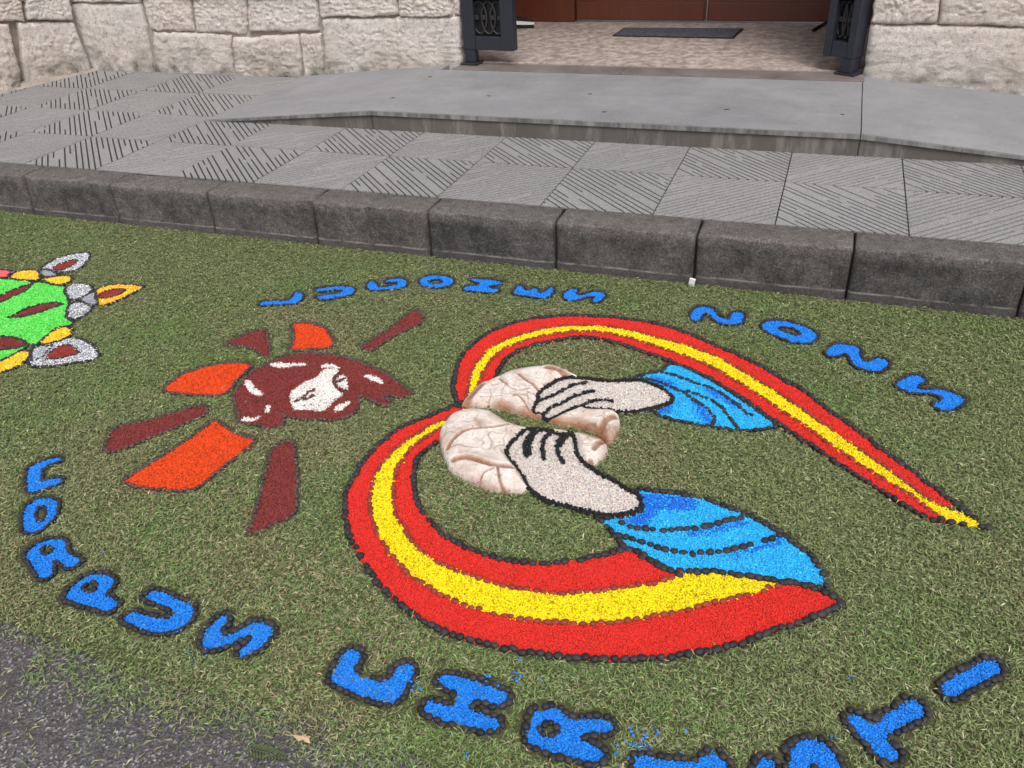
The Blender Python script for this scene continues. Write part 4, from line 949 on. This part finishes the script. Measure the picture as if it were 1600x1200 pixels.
def blades(Q, lmin, lmax, wd, zr, tilt=(.03, .60)):
    n = len(Q); L = rng.uniform(lmin, lmax, n); a = rng.uniform(0, 2*np.pi, n); el = rng.uniform(*tilt, n)
    u = np.c_[np.cos(a)*np.cos(el), np.sin(a)*np.cos(el), np.sin(el)]; s = np.c_[-np.sin(a), np.cos(a), rng.normal(0, .35, n)]
    w_ = wd*rng.uniform(.6, 1.3, n); base = np.c_[Q, rng.uniform(zr[0], zr[1], n)]
    mid = base+u*(L*.5)[:, None]; droop = rng.uniform(.0, .45, n)*L; tip = base+u*L[:, None]; tip[:, 2] = np.maximum(tip[:, 2]-droop, .006)
    bend = rng.normal(0, .18, n)*L; tip[:, :2] += s[:, :2]*bend[:, None]
    V = np.stack([base-s*(w_*.35)[:, None], mid-s*(w_*.5)[:, None], tip, mid+s*(w_*.5)[:, None]], 1).reshape(-1, 3)
    F = (np.array([(0,1,3),(1,2,3)])[None]+(np.arange(n)*4)[:, None, None]).reshape(-1, 3); return V, F
def blade_cols(Q):
    n = len(Q); g1 = vnoise(Q, 2.3, 1)*.6+vnoise(Q, 7, 2)*.4; g2 = vnoise(Q+40, 1.1, 3)*.5+vnoise(Q+11, 4.3, 4)*.5
    green = np.clip((g1-.52)*3.5, 0, 1); dry = np.clip((g2-.55)*4, 0, 1)
    pal = np.array([(.172,.208,.082),(.222,.248,.112),(.118,.156,.056),(.31,.305,.165),(.075,.10,.034),(.27,.215,.125),(.42,.40,.26)])
    pr_ = np.array([.36,.24,.23,.05,.08,.03,.01]); c = pal[rng.choice(len(pal), n, p=pr_)]
    k = rng.random(n) < green*.55; c[k] = np.array((.135,.215,.06))*(1+rng.normal(0, .2, (k.sum(), 1)))
    k = rng.random(n) < dry*.35; c[k] = np.array((.25,.215,.12))*(1+rng.normal(0, .25, (k.sum(), 1)))
    return np.clip(c*(1+rng.normal(0, .2, (n, 1))), .01, .8)
def ground_pts(n, x0, x1, y0, y1): return np.c_[rng.uniform(x0, x1, n), rng.uniform(y0, y1, n)]
ny_ = KF-.004-.60
Qs = []
# denser where it lies nearer and larger
Qs.append(ground_pts(290000, -2.6, 1.6, .60, 1.45)); Qs.append(ground_pts(320000, -3.6, 1.7, 1.45, 2.14)); Qs.append(ground_pts(330000, -5.4, 1.9, 2.14, KF-.008))
Qs.append(ground_pts(18000, -6.5, -2.6, .65, 1.45)); Qs.append(ground_pts(18000, -6.5, -3.6, 1.45, 2.14))
Q = np.vstack(Qs); Q0 = Q
ed = .735+.10*(vnoise(Q, 6, 9)-.5)+.05*(vnoise(Q, 23, 10)-.5)
pk = np.clip((Q[:, 1]-ed)/.10+.35, .0, 1); pk[Q[:, 1] < ed-.05] = .02
pk *= np.clip(.72+.55*vnoise(Q, 11, 21), 0, 1)
ok = rng.random(len(Q)) < pk; Q = Q[ok]
ii = np.clip(((Q[:, 0]-gx0)/res).astype(int), 0, NX-1); jj = np.clip(((Q[:, 1]-gy0)/res).astype(int), 0, NY-1)
ok = ~mask[jj, ii] | (rng.random(len(Q)) < .002); Q = Q[ok]
V, F = blades(Q, .008, .021, .0025, (.004, .015))
# keep blades from growing into the kerb and from lying far over the fills
tipi = V[2::4]; ii = np.clip(((tipi[:, 0]-gx0)/res).astype(int), 0, NX-1); jj = np.clip(((tipi[:, 1]-gy0)/res).astype(int), 0, NY-1)
bad = (mask[jj, ii] & (rng.random(len(Q)) > .10)) | (tipi[:, 1] > KF-.012)
Fk = F.reshape(-1, 2, 3)[~bad].reshape(-1, 3)
cc = np.repeat(blade_cols(Q), 4, 0)
gro = link('grass', npmesh('grass', V, Fk, cc), M_blade, kind='stuff')
gro['label'] = 'short olive green grass covering the strip between kerb and road'; gro['category'] = 'grass'

# clippings strewn on the road edge
Q = np.vstack([np.c_[rng.uniform(-2.4, .2, 900), .74-np.abs(rng.normal(0, .13, 900))], np.c_[rng.uniform(-3, 1, 260), rng.uniform(.2, .75, 260)]])
V, F = blades(Q, .008, .026, .0026, (.003, .006), (.0, .18))
o = link('grass_clippings', npmesh('grass_clippings', V, F, np.repeat(blade_cols(Q)*1.15, 4, 0)), M_blade, kind='stuff')
o['label'] = 'loose grass clippings scattered over the asphalt edge'; o['category'] = 'clippings'
# grit on the asphalt
Q = np.c_[rng.uniform(-3.0, 1.2, 2600), rng.uniform(.0, .78, 2600)]; V, F, c_ = grains(Q, np.full(len(Q), .002), .0032, np.clip(gcols(len(Q), (.20,.19,.185), .55), .03, .7))
o = link('road_grit', npmesh('road_grit', V, F, c_), M_grain, kind='stuff'); o['label'] = 'pale grit lying on the dark asphalt road'; o['category'] = 'grit'
# stray dyed grains that spilled from the letters
pts = []
for cx, cy, n_, sp_ in ((775,1065,38,14),(640,1075,30,10),(985,1155,60,22),(1000,1168,40,14),(815,1060,20,10),(300,1022,16,14),(1330,1058,6,3),(1310,1150,8,8),(735,1185,6,8),(1060,1160,14,18),(120,870,10,20),(250,1000,10,18)):
    for _ in range(n_//3): pts.append(g(cx+random.gauss(0, sp_), cy+random.gauss(0, sp_*.7), .015)[:2])
Q = np.array(pts); V, F, c_ = grains(Q, rng.uniform(.011, .019, len(Q)), .0032, gcols(len(Q), BLUE, .15))
o = link('stray_grains', npmesh('stray_grains', V, F, c_), M_grain, kind='stuff'); o['label'] = 'blue grains spilled on the grass beside the letters'; o['category'] = 'grains'

# ------------------------------------------------------------------ small finds
M_leaf = mat('dry_leaf', rough=.8); n = N(M_leaf); n.color(n.mix(n.noise(60, 4), (.42,.27,.16), (.56,.40,.27)))
q = g(472, 1152, .022); pts = [(-.032,-.004),(-.02,.006),(-.008,.005),(.004,.014),(.010,.006),(.022,.012),(.024,.0),(.030,-.008),(.016,-.010),(.006,-.006),(-.006,-.012),(-.018,-.006)]
lf = thing('dry_leaf', 'torn tan dry leaf lying on the grass by the road edge', 'leaf', tuple(q)); lf.scale = (.66,.66,.66)
V = [(x, y, .004*math.sin(x*120)+.003*math.cos(y*300)) for x, y in pts]+[(0,0,.006)]
V += [(x, y, z-.001) for x, y, z in V]; k = len(pts); F = [(i, (i+1)%k, k) for i in range(k)]+[(k+1+(i+1)%k, k+1+i, 2*k+1) for i in range(k)]+[(i, k+1+i, k+1+(i+1)%k, (i+1)%k) for i in range(k)]
link('leaf_blade', MB().add(V, F).mesh('leaf_blade'), M_leaf, lf)
link('stalk', MB().tube([(-.030,-.004,.001), (-.042,-.008,.002), (-.052,-.006,.0)], .0011, 5).mesh('stalk'), M_leaf, lf)
M_fern = mat('fern', (.07,.095,.04), .6)
q = g(415, 1177, .006); fr_ = thing('fern_sprig', 'dark green fern sprig lying at the asphalt edge of the grass', 'fern', tuple(q)); fr_.scale = (.75,.75,.75)
ax = [(x, .004*math.sin(x*25), .004) for x in np.linspace(-.06, .06, 9)]
link('stem', MB().tube(ax, .0012, 5).mesh('stem'), M_fern, fr_)
for i in range(13):
    for sgn in (-1, 1):
        x = -.05+i*.0085; l = .024*(1-abs(i-3)/14); y = .004*math.sin(x*25)
        link('leaflet', MB().add([(x,y,.004),(x+l*.5+.002,y+sgn*l*.45,.007),(x+l*.85,y+sgn*l,.004),(x+l*.5-.004,y+sgn*l*.6,.006),(x,y,.003),(x+l*.5+.002,y+sgn*l*.45,.006),(x+l*.85,y+sgn*l,.003),(x+l*.5-.004,y+sgn*l*.6,.005)],
             [(0,1,2,3),(7,6,5,4),(0,4,5,1),(1,5,6,2),(2,6,7,3),(3,7,4,0)]).mesh('leaflet'), M_fern, fr_)
q = onplane(1081, 444, (0, KF-.012, 0), (0,-1,0))
wc = link('paper_scrap', MB().box(-.011, .011, -.004, .004, -.012, .020).mesh('paper_scrap', bevel=.002), M_white, loc=(q[0], KF-.0185, .018))
tag(wc, 'small white scrap of card standing against the kerb joint', 'paper')
wc.rotation_euler = (.12, .18, 0)
